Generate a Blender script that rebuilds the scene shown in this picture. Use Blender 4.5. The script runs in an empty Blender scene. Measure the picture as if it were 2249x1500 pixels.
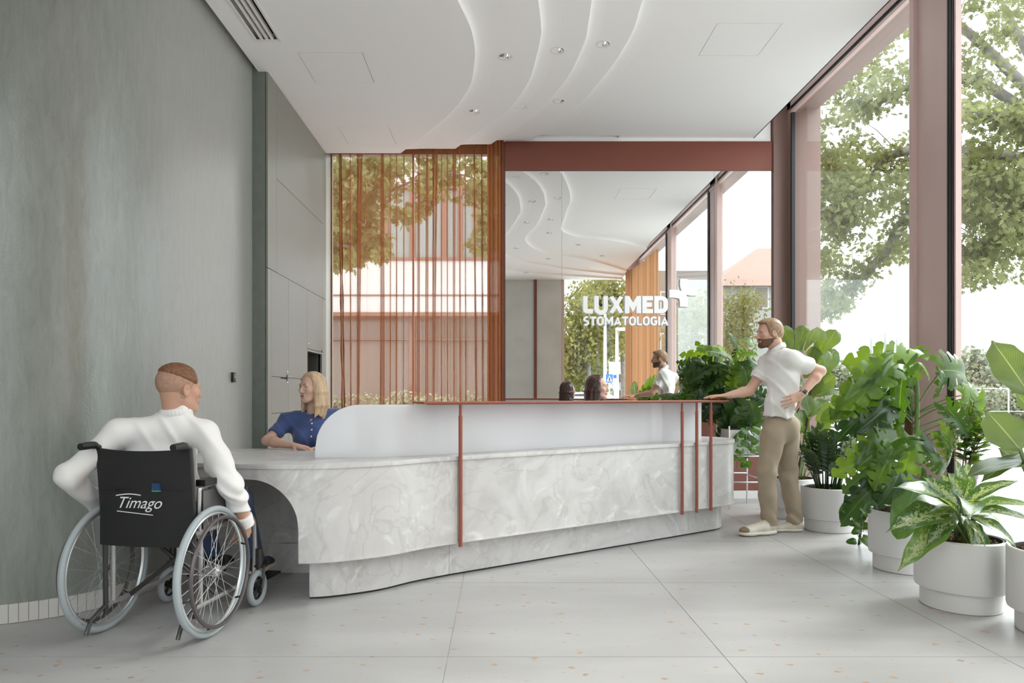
import bpy, bmesh, math, random
import numpy as np
from mathutils import Vector, Matrix
from mathutils.geometry import tessellate_polygon
from math import sin, cos, pi, radians, sqrt, atan2
random.seed(7)
SC = bpy.context.scene
COL = SC.collection
# ---------------------------------------------------------------- camera, sky, light, exposure
FPX, CX, HY, CH = 1530.0, 1096.0, 870.0, 1.13
cd = bpy.data.cameras.new('camera'); cam = bpy.data.objects.new('camera', cd); COL.objects.link(cam)
cam.location = (0, 0, CH); cam.rotation_euler = (pi/2, 0, 0)
cd.sensor_width = 36; cd.lens = 36*FPX/2249
cd.shift_x = (1124.5-CX)/2249; cd.shift_y = (HY-750)/2249
cd.clip_start = .05; cd.clip_end = 600
SC.camera = cam
SC.view_settings.view_transform = 'Standard'; SC.view_settings.look = 'None'
SC.view_settings.exposure = 0.86; SC.view_settings.gamma = 1; SC.view_settings.use_curve_mapping = False
SC.cycles.max_bounces = 9; SC.cycles.diffuse_bounces = 5; SC.cycles.glossy_bounces = 5
SC.cycles.transparent_max_bounces = 24; SC.cycles.transmission_bounces = 6
SC.cycles.sample_clamp_indirect = 6; SC.cycles.caustics_reflective = False; SC.cycles.caustics_refractive = False
SC.cycles.use_denoising = True
w = bpy.data.worlds.new('overcast_sky'); SC.world = w; w.use_nodes = True
nt = w.node_tree; nt.nodes.clear()
wo = nt.nodes.new('ShaderNodeOutputWorld'); bg = nt.nodes.new('ShaderNodeBackground')
tc = nt.nodes.new('ShaderNodeTexCoord'); sp = nt.nodes.new('ShaderNodeSeparateXYZ')
rmp = nt.nodes.new('ShaderNodeValToRGB'); nz = nt.nodes.new('ShaderNodeTexNoise'); mx = nt.nodes.new('ShaderNodeMixRGB')
nt.links.new(tc.outputs['Generated'], sp.inputs[0]); nt.links.new(sp.outputs['Z'], rmp.inputs[0])
rmp.color_ramp.elements[0].position = 0; rmp.color_ramp.elements[0].color = (.34, .355, .375, 1)
rmp.color_ramp.elements[1].position = 1; rmp.color_ramp.elements[1].color = (.96, .98, 1, 1)
mp = nt.nodes.new('ShaderNodeMapping'); mp.inputs['Scale'].default_value = (2, 2, 7)
nt.links.new(tc.outputs['Generated'], mp.inputs[0]); nt.links.new(mp.outputs[0], nz.inputs['Vector'])
nz.inputs['Scale'].default_value = 1.6; nz.inputs['Detail'].default_value = 6
mx.blend_type = 'MULTIPLY'; mx.inputs[0].default_value = .22
nt.links.new(rmp.outputs[0], mx.inputs[1]); nt.links.new(nz.outputs['Fac'], mx.inputs[2])
nt.links.new(mx.outputs[0], bg.inputs[0]); bg.inputs[1].default_value = 4.6
nt.links.new(bg.outputs[0], wo.inputs[0])
sd = bpy.data.lights.new('hazy_sun', 'SUN'); sun = bpy.data.objects.new('hazy_sun', sd); COL.objects.link(sun)
sd.energy = 1.6; sd.angle = radians(18); sd.color = (1, .98, .96)
sun.rotation_euler = Vector((-.80, -.34, -.62)).to_track_quat('-Z', 'Y').to_euler()

# ---------------------------------------------------------------- helpers
WL = {}
def wl(o): return WL.get(o.name, Vector((0, 0, 0)))
def props(o, label=None, cat=None, group=None, kind=None):
    if label: o['label'] = label
    if cat: o['category'] = cat
    if group: o['group'] = group
    if kind: o['kind'] = kind
    return o
def thing(name, loc, label, cat, group=None):
    o = bpy.data.objects.new(name, None); COL.objects.link(o); o.location = loc; o.empty_display_size = .1
    WL[o.name] = Vector(loc); return props(o, label, cat, group)
def link(name, me, mat=None, parent=None, loc=None, **kw):
    """mesh is in world coordinates unless loc given"""
    o = bpy.data.objects.new(name, me); COL.objects.link(o)
    if mat is not None and len(me.materials) == 0: me.materials.append(mat)
    W = Vector(loc) if loc is not None else Vector((0, 0, 0))
    WL[o.name] = W
    if parent: o.parent = parent; o.location = W - wl(parent)
    else: o.location = W
    return props(o, **kw)
def place(name, me, M, parent=None, **kw):
    o = bpy.data.objects.new(name, me); COL.objects.link(o); WL[o.name] = Vector((0, 0, 0))
    if parent:
        o.parent = parent; o.matrix_local = Matrix.Translation(-wl(parent)) @ M
    else: o.matrix_local = M
    return props(o, **kw)
def mesh(name, V, F, mat=None, smooth=False, uv=None):
    me = bpy.data.meshes.new(name); me.from_pydata([tuple(v) for v in V], [], [tuple(f) for f in F])
    if smooth: me.polygons.foreach_set('use_smooth', [True]*len(me.polygons))
    if uv is not None:
        l = me.uv_layers.new(name='UVMap'); li = np.empty(len(me.loops), dtype=np.int32); me.loops.foreach_get('vertex_index', li)
        l.data.foreach_set('uv', np.asarray(uv, dtype=np.float32)[li].ravel())
    if mat: me.materials.append(mat)
    me.validate(); me.update(); return me
class MB:
    def __init__(s): s.V = []; s.F = []
    def add(s, V, F):
        n = len(s.V); s.V += [Vector(v) for v in V]; s.F += [tuple(i+n for i in f) for f in F]; return s
    def box(s, x0, x1, y0, y1, z0, z1):
        V = [(x, y, z) for z in (z0, z1) for y in (y0, y1) for x in (x0, x1)]
        return s.add(V, [(0, 2, 3, 1), (4, 5, 7, 6), (0, 1, 5, 4), (2, 6, 7, 3), (0, 4, 6, 2), (1, 3, 7, 5)])
    def obox(s, c, ax, ay, az):
        c, ax, ay, az = map(Vector, (c, ax, ay, az))
        V = [c+ax*i+ay*j+az*k for k in (-1, 1) for j in (-1, 1) for i in (-1, 1)]
        return s.add(V, [(0, 2, 3, 1), (4, 5, 7, 6), (0, 1, 5, 4), (2, 6, 7, 3), (0, 4, 6, 2), (1, 3, 7, 5)])
    def tube(s, pts, r, n=10, closed=False, cap=True):
        pts = [Vector(p) for p in pts]; m = len(pts)
        rs = r if isinstance(r, (list, tuple)) else [r]*m
        V = []; F = []; up = None
        for i, p in enumerate(pts):
            if closed: d = pts[(i+1) % m]-pts[i-1]
            else: d = pts[min(i+1, m-1)]-pts[max(i-1, 0)]
            d.normalize()
            if up is None:
                up = Vector((0, 0, 1)) if abs(d.z) < .9 else Vector((1, 0, 0))
            a = (up-d*up.dot(d)).normalized(); up = a; b = d.cross(a)
            V += [p+(a*cos(2*pi*k/n)+b*sin(2*pi*k/n))*rs[i] for k in range(n)]
        for i in range(m if closed else m-1):
            j = (i+1) % m
            F += [(i*n+k, i*n+(k+1) % n, j*n+(k+1) % n, j*n+k) for k in range(n)]
        if cap and not closed: F += [tuple(reversed(range(n))), tuple((m-1)*n+k for k in range(n))]
        return s.add(V, F)
    def lathe(s, prof, c=(0, 0, 0), n=48, a0=0, a1=2*pi):
        c = Vector(c); m = len(prof); full = abs(a1-a0-2*pi) < 1e-6
        k2 = n if full else n+1
        V = [c+Vector((r*cos(a0+(a1-a0)*k/n), r*sin(a0+(a1-a0)*k/n), z)) for k in range(k2) for r, z in prof]
        F = [(k*m+i, ((k+1) % k2)*m+i, ((k+1) % k2)*m+i+1, k*m+i+1) for k in range(n) for i in range(m-1)]
        return s.add(V, F)
    def prism(s, poly, z0, z1, holes=()):
        loops = [[Vector((p[0], p[1], 0)) for p in L] for L in [poly, *holes]]
        T = tessellate_polygon(loops); flat = [p for L in loops for p in L]; n = len(flat)
        V = [(p.x, p.y, z0) for p in flat]+[(p.x, p.y, z1) for p in flat]
        F = []
        for t in T:
            a, b, c = t
            cr = (flat[b]-flat[a]).cross(flat[c]-flat[a]).z
            if cr < 0: a, b, c = a, c, b
            F += [(a, c, b), (a+n, b+n, c+n)]
        o = 0
        for li, L in enumerate(loops):
            m = len(L); area = sum(L[i].x*L[(i+1) % m].y-L[(i+1) % m].x*L[i].y for i in range(m))
            fl = (area < 0) != (li > 0)
            for i in range(m):
                j = (i+1) % m; q = (o+i, o+j, o+j+n, o+i+n)
                F.append(tuple(reversed(q)) if fl else q)
            o += m
        return s.add(V, F)
    def me(s, name, mat=None, smooth=False, bevel=0, M=None, seg=2):
        V = s.V if M is None else [M @ v for v in s.V]
        me = mesh(name, V, s.F, mat, smooth)
        if bevel:
            bm = bmesh.new(); bm.from_mesh(me)
            es = [e for e in bm.edges if len(e.link_faces) == 2 and e.calc_face_angle(0) > .6]
            bmesh.ops.bevel(bm, geom=es, offset=bevel, segments=seg, profile=.7, affect='EDGES', clamp_overlap=True)
            bm.to_mesh(me); bm.free()
        return me
    def ob(s, name, mat, parent=None, smooth=False, bevel=0, M=None, **kw):
        me = s.me(name, mat, smooth, bevel, M)
        if smooth == 'auto' or bevel: shade(me)
        return link(name, me, None, parent, **kw)
def shade(me, ang=.6):
    me.polygons.foreach_set('use_smooth', [True]*len(me.polygons))
    bm = bmesh.new(); bm.from_mesh(me)
    for e in bm.edges:
        e.smooth = not (len(e.link_faces) == 2 and e.calc_face_angle(0) > ang)
    bm.to_mesh(me); bm.free()
def P(px, py, Y): return Vector(((px-CX)/FPX*Y, Y, CH+(HY-py)/FPX*Y))
def FL(px, py, z=0.0):
    Y = (z-CH)*FPX/(HY-py); return Vector(((px-CX)/FPX*Y, Y, z))
def smoothpath(pts, n=8, closed=False):
    pts = [Vector(p) for p in pts]; m = len(pts); out = []
    rng = range(m if closed else m-1)
    for i in rng:
        g = (lambda k: pts[k % m]) if closed else (lambda k: pts[max(0, min(m-1, k))])
        a, b, c, d = g(i-1), g(i), g(i+1), g(i+2)
        for k in range(n):
            t = k/n
            out.append(.5*((2*b)+(c-a)*t+(2*a-5*b+4*c-d)*t*t+(3*b-a-3*c+d)*t**3))
    if not closed: out.append(pts[-1])
    return out
def basis(o, y, z, s=1, s2=None):
    y = Vector(y).normalized(); z = Vector(z); z = (z-y*z.dot(y))
    if z.length < 1e-4: z = Vector((1, 0, 0))-y*y.x
    z.normalize(); x = y.cross(z)
    s2 = s2 or s
    M = Matrix.Identity(4)
    for i in range(3):
        M[i][0] = x[i]*s2; M[i][1] = y[i]*s; M[i][2] = z[i]*s; M[i][3] = o[i]
    return M
# ---------------------------------------------------------------- materials
def mat(name, col, rough=.5, metal=0, spec=.5, var=0, vscale=6, bump=0, bscale=40, coat=0, trans=0, stretch=None, sheen=0, emis=None):
    m = bpy.data.materials.new(name); m.use_nodes = True; n = m.node_tree; b = n.nodes['Principled BSDF']
    c = (*col, 1); b.inputs['Base Color'].default_value = c; b.inputs['Roughness'].default_value = rough
    b.inputs['Metallic'].default_value = metal; b.inputs['Specular IOR Level'].default_value = spec
    b.inputs['Coat Weight'].default_value = coat
    if sheen: b.inputs['Sheen Weight'].default_value = sheen; b.inputs['Sheen Roughness'].default_value = .5
    if emis: b.inputs['Emission Color'].default_value = (*emis[:3], 1); b.inputs['Emission Strength'].default_value = emis[3]
    if var or bump:
        tc = n.nodes.new('ShaderNodeTexCoord'); mp = n.nodes.new('ShaderNodeMapping'); n.links.new(tc.outputs['Object'], mp.inputs[0])
        if stretch: mp.inputs['Scale'].default_value = stretch
    if var:
        z = n.nodes.new('ShaderNodeTexNoise'); z.inputs['Scale'].default_value = vscale; z.inputs['Detail'].default_value = 5
        n.links.new(mp.outputs[0], z.inputs['Vector'])
        r = n.nodes.new('ShaderNodeValToRGB'); r.color_ramp.elements[0].position = .3; r.color_ramp.elements[1].position = .7
        r.color_ramp.elements[0].color = tuple(max(0, x*(1-var)) for x in col)+(1,)
        r.color_ramp.elements[1].color = tuple(min(1, x*(1+var)) for x in col)+(1,)
        n.links.new(z.outputs['Fac'], r.inputs[0]); n.links.new(r.outputs[0], b.inputs['Base Color'])
    if bump:
        z = n.nodes.new('ShaderNodeTexNoise'); z.inputs['Scale'].default_value = bscale; z.inputs['Detail'].default_value = 4
        n.links.new(mp.outputs[0], z.inputs['Vector'])
        bp = n.nodes.new('ShaderNodeBump'); bp.inputs['Strength'].default_value = bump; bp.inputs['Distance'].default_value = .01
        n.links.new(z.outputs['Fac'], bp.inputs['Height']); n.links.new(bp.outputs[0], b.inputs['Normal'])
    if trans:
        t = n.nodes.new('ShaderNodeBsdfTranslucent'); t.inputs[0].default_value = tuple(min(1, x*1.6) for x in col)+(1,)
        ms = n.nodes.new('ShaderNodeMixShader'); ms.inputs[0].default_value = trans; o = n.nodes['Material Output']
        n.links.new(b.outputs[0], ms.inputs[1]); n.links.new(t.outputs[0], ms.inputs[2]); n.links.new(ms.outputs[0], o.inputs[0])
    return m
def N(m, t): return m.node_tree.nodes.new(t)
def L(m, a, b): m.node_tree.links.new(a, b)
WHITE = mat('white_paint', (.80, .785, .77), .75)
CEIL = mat('ceiling_plaster', (.90, .885, .88), .85, bump=.02)
FRAMEX = mat('brown_frame_dark_copy', (.27, .17, .145), .5, var=.05, vscale=3, stretch=(1, 1, .15))  # darker copy of the same frame brown, without the glare tint
FRAME_GLARE = mat('brown_frame_glare_tint', (.62, .46, .43), .42, .1, var=.05, vscale=3, stretch=(1, 1, .15))  # veiling glare from the windows is put into this paler brown
FRAMED = mat('brown_anodised_beam', (.205, .062, .04), .45, .2)
GASK = mat('black_gasket', (.012, .013, .016), .4)
BLACK = mat('black_plastic', (.012, .012, .012), .45)
DARKV = mat('dark_void', (.01, .01, .01), .9)
RAILM = mat('terracotta_powdercoat', (.30, .085, .05), .4, .1)
CAB = mat('sage_lacquer', (.215, .212, .18), .33, var=.03, vscale=2)
CABD = mat('dark_sage_lacquer', (.17, .19, .165), .5, var=.08, vscale=14)  # darker green finish of the cabinet end panel
CHROME = mat('chrome', (.75, .74, .72), .12, 1)
STEEL = mat('brushed_steel', (.62, .62, .63), .3, 1)
POT = mat('white_pot', (.66, .64, .63), .42)
SOIL = mat('bark_soil', (.075, .035, .018), .9, var=.7, vscale=60, bump=1, bscale=70)
MIRROR = mat('mirror_silver', (.90, .91, .905), 0.0, 1)
def glassmat(name, tint=(.94, .97, .96), rf=1.0):
    m = bpy.data.materials.new(name); m.use_nodes = True; n = m.node_tree; n.nodes.clear()
    o = N(m, 'ShaderNodeOutputMaterial'); t = N(m, 'ShaderNodeBsdfTransparent'); g = N(m, 'ShaderNodeBsdfGlossy'); f = N(m, 'ShaderNodeLayerWeight'); f.inputs[0].default_value = .5
    pw = N(m, 'ShaderNodeMath'); pw.operation = 'POWER'; pw.inputs[1].default_value = 5; mu = N(m, 'ShaderNodeMath'); mu.operation = 'MULTIPLY_ADD'; mu.inputs[1].default_value = .8*rf; mu.inputs[2].default_value = .04*rf
    x = N(m, 'ShaderNodeMixShader'); t.inputs[0].default_value = (*tint, 1); g.inputs[1].default_value = 0
    L(m, f.outputs['Facing'], pw.inputs[0]); L(m, pw.outputs[0], mu.inputs[0]); L(m, mu.outputs[0], x.inputs[0]); L(m, t.outputs[0], x.inputs[1]); L(m, g.outputs[0], x.inputs[2]); L(m, x.outputs[0], o.inputs[0])
    return m
GLASS = glassmat('clear_glass')
def wallmat():
    m = mat('green_grey_wallcovering', (.24, .265, .235), .30, spec=1.0, sheen=1.0)
    b = m.node_tree.nodes['Principled BSDF']; tc = N(m, 'ShaderNodeTexCoord')
    r = N(m, 'ShaderNodeValToRGB'); m1 = N(m, 'ShaderNodeMapping'); m1.inputs['Scale'].default_value = (9, 9, 1.6)
    n1 = N(m, 'ShaderNodeTexNoise'); n1.inputs['Scale'].default_value = 3.2; n1.inputs['Detail'].default_value = 9; n1.inputs['Roughness'].default_value = .72; n1.inputs['Distortion'].default_value = .6
    L(m, tc.outputs['Object'], m1.inputs[0]); L(m, m1.outputs[0], n1.inputs['Vector']); L(m, n1.outputs['Fac'], r.inputs[0])
    r.color_ramp.elements[0].position = .32; r.color_ramp.elements[0].color = (.155, .165, .145, 1)
    r.color_ramp.elements[1].position = .72; r.color_ramp.elements[1].color = (.245, .255, .230, 1)
    L(m, r.outputs[0], b.inputs['Base Color'])
    bp = N(m, 'ShaderNodeBump'); bp.inputs['Strength'].default_value = .25; bp.inputs['Distance'].default_value = .004
    n2 = N(m, 'ShaderNodeTexNoise'); n2.inputs['Scale'].default_value = 90; n2.inputs['Detail'].default_value = 3
    L(m, tc.outputs['Object'], n2.inputs['Vector']); L(m, n2.outputs['Fac'], bp.inputs['Height']); L(m, bp.outputs[0], b.inputs['Normal'])
    return m
WALLM = wallmat()
def marble(name, lo, hi, rough=.22):
    m = mat(name, hi, rough); b = m.node_tree.nodes['Principled BSDF']; g = N(m, 'ShaderNodeNewGeometry')
    a = N(m, 'ShaderNodeTexNoise'); a.inputs['Scale'].default_value = 1.7; a.inputs['Detail'].default_value = 10; a.inputs['Roughness'].default_value = .62; a.inputs['Distortion'].default_value = 2.2
    L(m, g.outputs['Position'], a.inputs['Vector'])
    r = N(m, 'ShaderNodeValToRGB'); e = r.color_ramp.elements
    e[0].position = .36; e[0].color = (*lo, 1); e[1].position = .66; e[1].color = (*hi, 1)
    e2 = e.new(.5); e2.color = tuple((x*.55+y*.45) for x, y in zip(hi, lo))+(1,)
    L(m, a.outputs['Fac'], r.inputs[0])
    v = N(m, 'ShaderNodeTexNoise'); v.inputs['Scale'].default_value = 2.3; v.inputs['Detail'].default_value = 5; v.inputs['Distortion'].default_value = 1.4
    L(m, g.outputs['Position'], v.inputs['Vector'])
    s1 = N(m, 'ShaderNodeMath'); s1.operation = 'SUBTRACT'; s1.inputs[1].default_value = .5; L(m, v.outputs['Fac'], s1.inputs[0])
    s2 = N(m, 'ShaderNodeMath'); s2.operation = 'ABSOLUTE'; L(m, s1.outputs[0], s2.inputs[0])
    r2 = N(m, 'ShaderNodeValToRGB'); r2.color_ramp.elements[0].color = (.80, .785, .76, 1); r2.color_ramp.elements[1].color = (1, 1, 1, 1); r2.color_ramp.elements[1].position = .022
    L(m, s2.outputs[0], r2.inputs[0])
    x = N(m, 'ShaderNodeMixRGB'); x.blend_type = 'MULTIPLY'; x.inputs[0].default_value = .55
    L(m, r.outputs[0], x.inputs[1]); L(m, r2.outputs[0], x.inputs[2])
    # pale swirls
    c = N(m, 'ShaderNodeTexNoise'); c.inputs['Scale'].default_value = 3.1; c.inputs['Detail'].default_value = 8; c.inputs['Distortion'].default_value = 3.5
    L(m, g.outputs['Position'], c.inputs['Vector'])
    r3 = N(m, 'ShaderNodeValToRGB'); r3.color_ramp.elements[0].position = .58; r3.color_ramp.elements[0].color = (0, 0, 0, 1); r3.color_ramp.elements[1].position = .7; r3.color_ramp.elements[1].color = (.6, .6, .6, 1)
    L(m, c.outputs['Fac'], r3.inputs[0])
    y = N(m, 'ShaderNodeMixRGB'); L(m, r3.outputs[0], y.inputs[0]); L(m, x.outputs[0], y.inputs[1]); y.inputs[2].default_value = (.78, .775, .77, 1)
    L(m, y.outputs[0], b.inputs['Base Color']); return m
MARB = marble('grey_onyx_laminate', (.53, .515, .508), (.655, .64, .633), .28)
def floormat():
    m = mat('terrazzo_tile', (.6, .58, .56), .33); b = m.node_tree.nodes['Principled BSDF']; g = N(m, 'ShaderNodeNewGeometry')
    a = N(m, 'ShaderNodeTexNoise'); a.inputs['Scale'].default_value = 1.3; a.inputs['Detail'].default_value = 6
    mp0 = N(m, 'ShaderNodeMapping'); mp0.inputs['Scale'].default_value = (.7, 2.2, 1)
    L(m, g.outputs['Position'], mp0.inputs[0]); L(m, mp0.outputs[0], a.inputs['Vector'])
    r = N(m, 'ShaderNodeValToRGB'); r.color_ramp.elements[0].position = .35; r.color_ramp.elements[0].color = (.385, .375, .37, 1); r.color_ramp.elements[1].position = .65; r.color_ramp.elements[1].color = (.45, .44, .436, 1)
    L(m, a.outputs['Fac'], r.inputs[0]); prev = r.outputs[0]
    for sc, th, col, off, pk in ((5.5, .10, (.38, .27, .19), 0, .62), (8, .095, (.43, .36, .30), 5.3, .68), (7, .08, (.42, .32, .25), 11.1, .68)):
        mp = N(m, 'ShaderNodeMapping'); mp.inputs['Location'].default_value = (off, off*.7, .37); mp.inputs['Rotation'].default_value = (0, 0, off)
        mp.inputs['Scale'].default_value = (1, 1.35, 1)
        L(m, g.outputs['Position'], mp.inputs[0])
        dn = N(m, 'ShaderNodeTexNoise'); dn.inputs['Scale'].default_value = 28; L(m, g.outputs['Position'], dn.inputs['Vector'])
        dm = N(m, 'ShaderNodeMixRGB'); dm.blend_type = 'LINEAR_LIGHT'; dm.inputs[0].default_value = .02
        L(m, mp.outputs[0], dm.inputs[1]); L(m, dn.outputs['Color'], dm.inputs[2])
        v = N(m, 'ShaderNodeTexVoronoi'); v.voronoi_dimensions = '2D'; v.distance = 'MANHATTAN'; v.inputs['Scale'].default_value = sc; L(m, dm.outputs[0], v.inputs['Vector'])
        lt = N(m, 'ShaderNodeMath'); lt.operation = 'LESS_THAN'; lt.inputs[1].default_value = th; L(m, v.outputs['Distance'], lt.inputs[0])
        sx = N(m, 'ShaderNodeSeparateColor'); L(m, v.outputs['Color'], sx.inputs[0])
        gt = N(m, 'ShaderNodeMath'); gt.operation = 'GREATER_THAN'; gt.inputs[1].default_value = pk; L(m, sx.outputs[0], gt.inputs[0])
        mu = N(m, 'ShaderNodeMath'); mu.operation = 'MULTIPLY'; L(m, lt.outputs[0], mu.inputs[0]); L(m, gt.outputs[0], mu.inputs[1])
        x = N(m, 'ShaderNodeMixRGB'); L(m, mu.outputs[0], x.inputs[0]); L(m, prev, x.inputs[1]); x.inputs[2].default_value = (*col, 1); prev = x.outputs[0]
    L(m, prev, b.inputs['Base Color']); return m
FLOOR = floormat()
GROUT = mat('grout', (.68, .67, .66), .8)
# ================================================================ SETTING
YM = 7.70            # mirror plane
Z1, Z2, Z3, Z4, Z5 = 3.785, 3.835, 3.883, 3.93, 3.98
YP = 7.62            # front of curtain pocket
XL, XR = -1.97, 2.82
fl = MB().box(-4.7, 3.22, -.55, 8.05, -.06, -.004).ob('floor', GROUT, kind='structure')
tile_me = MB().box(0, 1.1955, 0, 1.1955, -.02, 0).me('floor_tile', FLOOR)
x0, y0 = -.2224+.00225, 3.02+.00225
for i in range(-4, 3):
    for j in range(-3, 5):
        X, Y = x0+1.2*i, y0+1.2*j
        if Y > 8 or X > 3.2: continue
        xe, ye = min(X+1.1955, 3.20), min(Y+1.1955, 8.0); xs, ys = max(X, -4.6), max(Y, -.5)
        if xe-xs < .1 or ye-ys < .1: continue
        if (xe-xs, ye-ys) == (1.1955, 1.1955): link('floor_tile', tile_me, None, fl, loc=(X, Y, 0))
        else: MB().box(xs, xe, ys, ye, -.02, 0).ob('floor_tile', FLOOR, fl)
# ---- left wall: straight stretch then a curve towards the viewer's left
wp = [(-2.02, 5.71), (-2.02, 5.2), (-2.02, 4.6), (-2.022, 4.3), (-2.03, 4.12), (-2.05, 3.96), (-2.09, 3.82), (-2.15, 3.71), (-2.22, 3.62), (-2.32, 3.54), (-2.465, 3.46), (-2.7, 3.38), (-3.2, 3.26), (-3.9, 3.15), (-4.6, 3.1)]
wp = [Vector((x, y, 0)) for x, y in wp]
ws = smoothpath(wp, 6)
def offset(pts, d):
    out = []
    for i, p in enumerate(pts):
        t = (pts[min(i+1, len(pts)-1)]-pts[max(i-1, 0)]); t.z = 0; t.normalize()
        out.append(p+Vector((-t.y, t.x, 0))*d)
    return out
def ribbon(pts, zb, zt, th, mb=None):
    """wall panel that follows a plan path; thickness to the left of the travel direction (th may be negative)"""
    mb = mb or MB(); n = len(pts); q = offset(pts, th)
    zb = zb if isinstance(zb, (list, tuple)) else [zb]*n
    zt = zt if isinstance(zt, (list, tuple)) else [zt]*n
    V = []
    for i in range(n):
        V += [(pts[i].x, pts[i].y, zb[i]), (pts[i].x, pts[i].y, zt[i]), (q[i].x, q[i].y, zt[i]), (q[i].x, q[i].y, zb[i])]
    F = []
    for i in range(n-1):
        a, b = 4*i, 4*(i+1)
        for k in range(4): F.append((a+k, b+k, b+(k+1) % 4, a+(k+1) % 4) if th > 0 else (a+k, a+(k+1) % 4, b+(k+1) % 4, b+k))
    F += [(0, 1, 2, 3), (4*n-1, 4*n-2, 4*n-3, 4*n-4)]
    return mb.add(V, F)
wl_ = ribbon(ws, 0, 4.45, -.12).ob('wall_left', WALLM, smooth='auto', kind='structure')
bbm = mat('pale_base_tile', (.62, .59, .565), .45)
bb = ribbon(offset(ws, .002), 0, .094, .004).ob('baseboard_left', GROUT, smooth='auto', kind='structure')
# small upright tiles along the baseboard
acc = 0; prev = ws[0]; pl = []
for p in ws[1:]:
    seg = (p-prev).length; d = (p-prev).normalized()
    while acc <= seg:
        pl.append((prev+d*acc, d.copy())); acc += .0415
    acc -= seg; prev = p
bt = MB().box(0, .0395, -.004, .008, .002, .096).me('base_tile', bbm)
for p, d in pl:
    if p.x > -2.03 and p.y > 4.5: continue
    if p.x < -3.4: continue
    nrm = Vector((-d.y, d.x, 0))
    M = Matrix.Identity(4)
    for i in range(3): M[i][0] = d[i]; M[i][1] = nrm[i]; M[i][3] = (p+nrm*.006)[i]
    place('base_tile', bt, M, bb)
# ---- walls behind the viewer, closing the room
GREYP = mat('pale_grey_render', (.60, .615, .59), .5, var=.08, vscale=2)
MB().box(-4.8, -4.6, -.5, 3.3, 0, 4.45).ob('wall_far_left', WALLM, kind='structure')
MB().box(-.15, 1.43, -.62, -.5, 0, 4.45).ob('wall_rear', GREYP, kind='structure')
wrl = MB().box(-2.4, -.15, -.60, -.5, 0, .08).box(-2.4, -.15, -.6, -.5, 4.2, 4.45).box(-2.48, -2.4, -.6, -.5, 0, 4.4).box(-.22, -.15, -.6, -.5, 0, 4.4).ob('added_window_rear_left', FRAME_GLARE, kind='structure')  # unseen window, added to light the seated man, wall and desk front
MB().box(-4.6, -2.48, -.62, -.5, 0, 4.45).ob('wall_rear_left', GREYP, kind='structure')
for xa, xb in ((-2.4, -.22),): MB().box(xa, xb, -.556, -.548, .08, 4.2).ob('pane', GLASS, wrl)
MB().box(.80, .86, -.5, -.46, 0, 4.0).ob('trim_0', FRAMED, kind='structure')
MB().box(-3.2, -2.41, 5.6, 8.1, 0, 4.45).ob('wall_left_rear', WALLM, kind='structure')
roof = MB().box(-4.8, 3.6, -.7, 8.3, 4.45, 4.6).ob('ceiling_slab', WHITE, kind='structure')
# rear glazing seen in the mirror
wr = MB().box(1.43, 1.49, -.60, -.5, 0, 4.3).box(1.49, 3.2, -.60, -.5, 0, .08).box(1.49, 3.2, -.6, -.5, 3.9, 4.45).ob('window_rear', FRAME_GLARE, kind='structure')
MB().box(1.49, 3.17, -.556, -.548, .08, 3.9).ob('pane', GLASS, wr)
# ---- right window wall
wf = MB()
for ya, yb in ((-.62, -.3), (2.26, 2.66), (4.92, 5.30)): wf.box(3.17, 3.245, ya, yb, 0, 4.45)
wf.box(3.14, 3.175, 5.28, 5.335, 0, 4.45)
wf.box(3.14, 3.175, 2.62, 2.675, 0, 4.45)
wf.box(3.17, 3.245, -.62, 8.0, 4.262, 4.45).box(3.17, 3.245, -.62, 8.0, -.05, .085)
win = wf.ob('window_right', FRAME_GLARE, bevel=.003, kind='structure')
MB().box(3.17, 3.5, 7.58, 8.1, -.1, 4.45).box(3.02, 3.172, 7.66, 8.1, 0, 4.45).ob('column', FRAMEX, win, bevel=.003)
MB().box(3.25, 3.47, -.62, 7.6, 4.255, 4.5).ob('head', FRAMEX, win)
g = MB()
for ye in (7.555, 7.535): g.box(3.163, 3.2, ye-.008, ye+.004, .085, 4.262)
g.ob('gasket', GASK, win)
for y1_ in (4.92, 2.26):
    g = MB()
    for k in range(3): g.box(3.155, 3.2, y1_-.028-.026*k, y1_-.012-.026*k, .085, 4.262)
    g.ob('gasket', GASK, win)
    MB().box(3.16, 3.2, y1_-.10, y1_-.082, .085, 4.262).ob('glazing_bead', FRAME_GLARE, win)
g = MB()
for z_ in (4.258, 4.236): g.box(3.158, 3.2, -.3, 7.56, z_, z_+.012)
g.ob('gasket', GASK, win)
MB().box(3.16, 3.2, -.3, 7.56, 4.20, 4.232).ob('glazing_bead', FRAME_GLARE, win)
for ya, yb in ((5.30, 7.58), (2.66, 4.92), (-.3, 2.26)):
    MB().box(3.20, 3.208, ya, yb, .085, 4.262).ob('pane', GLASS, win)
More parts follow.
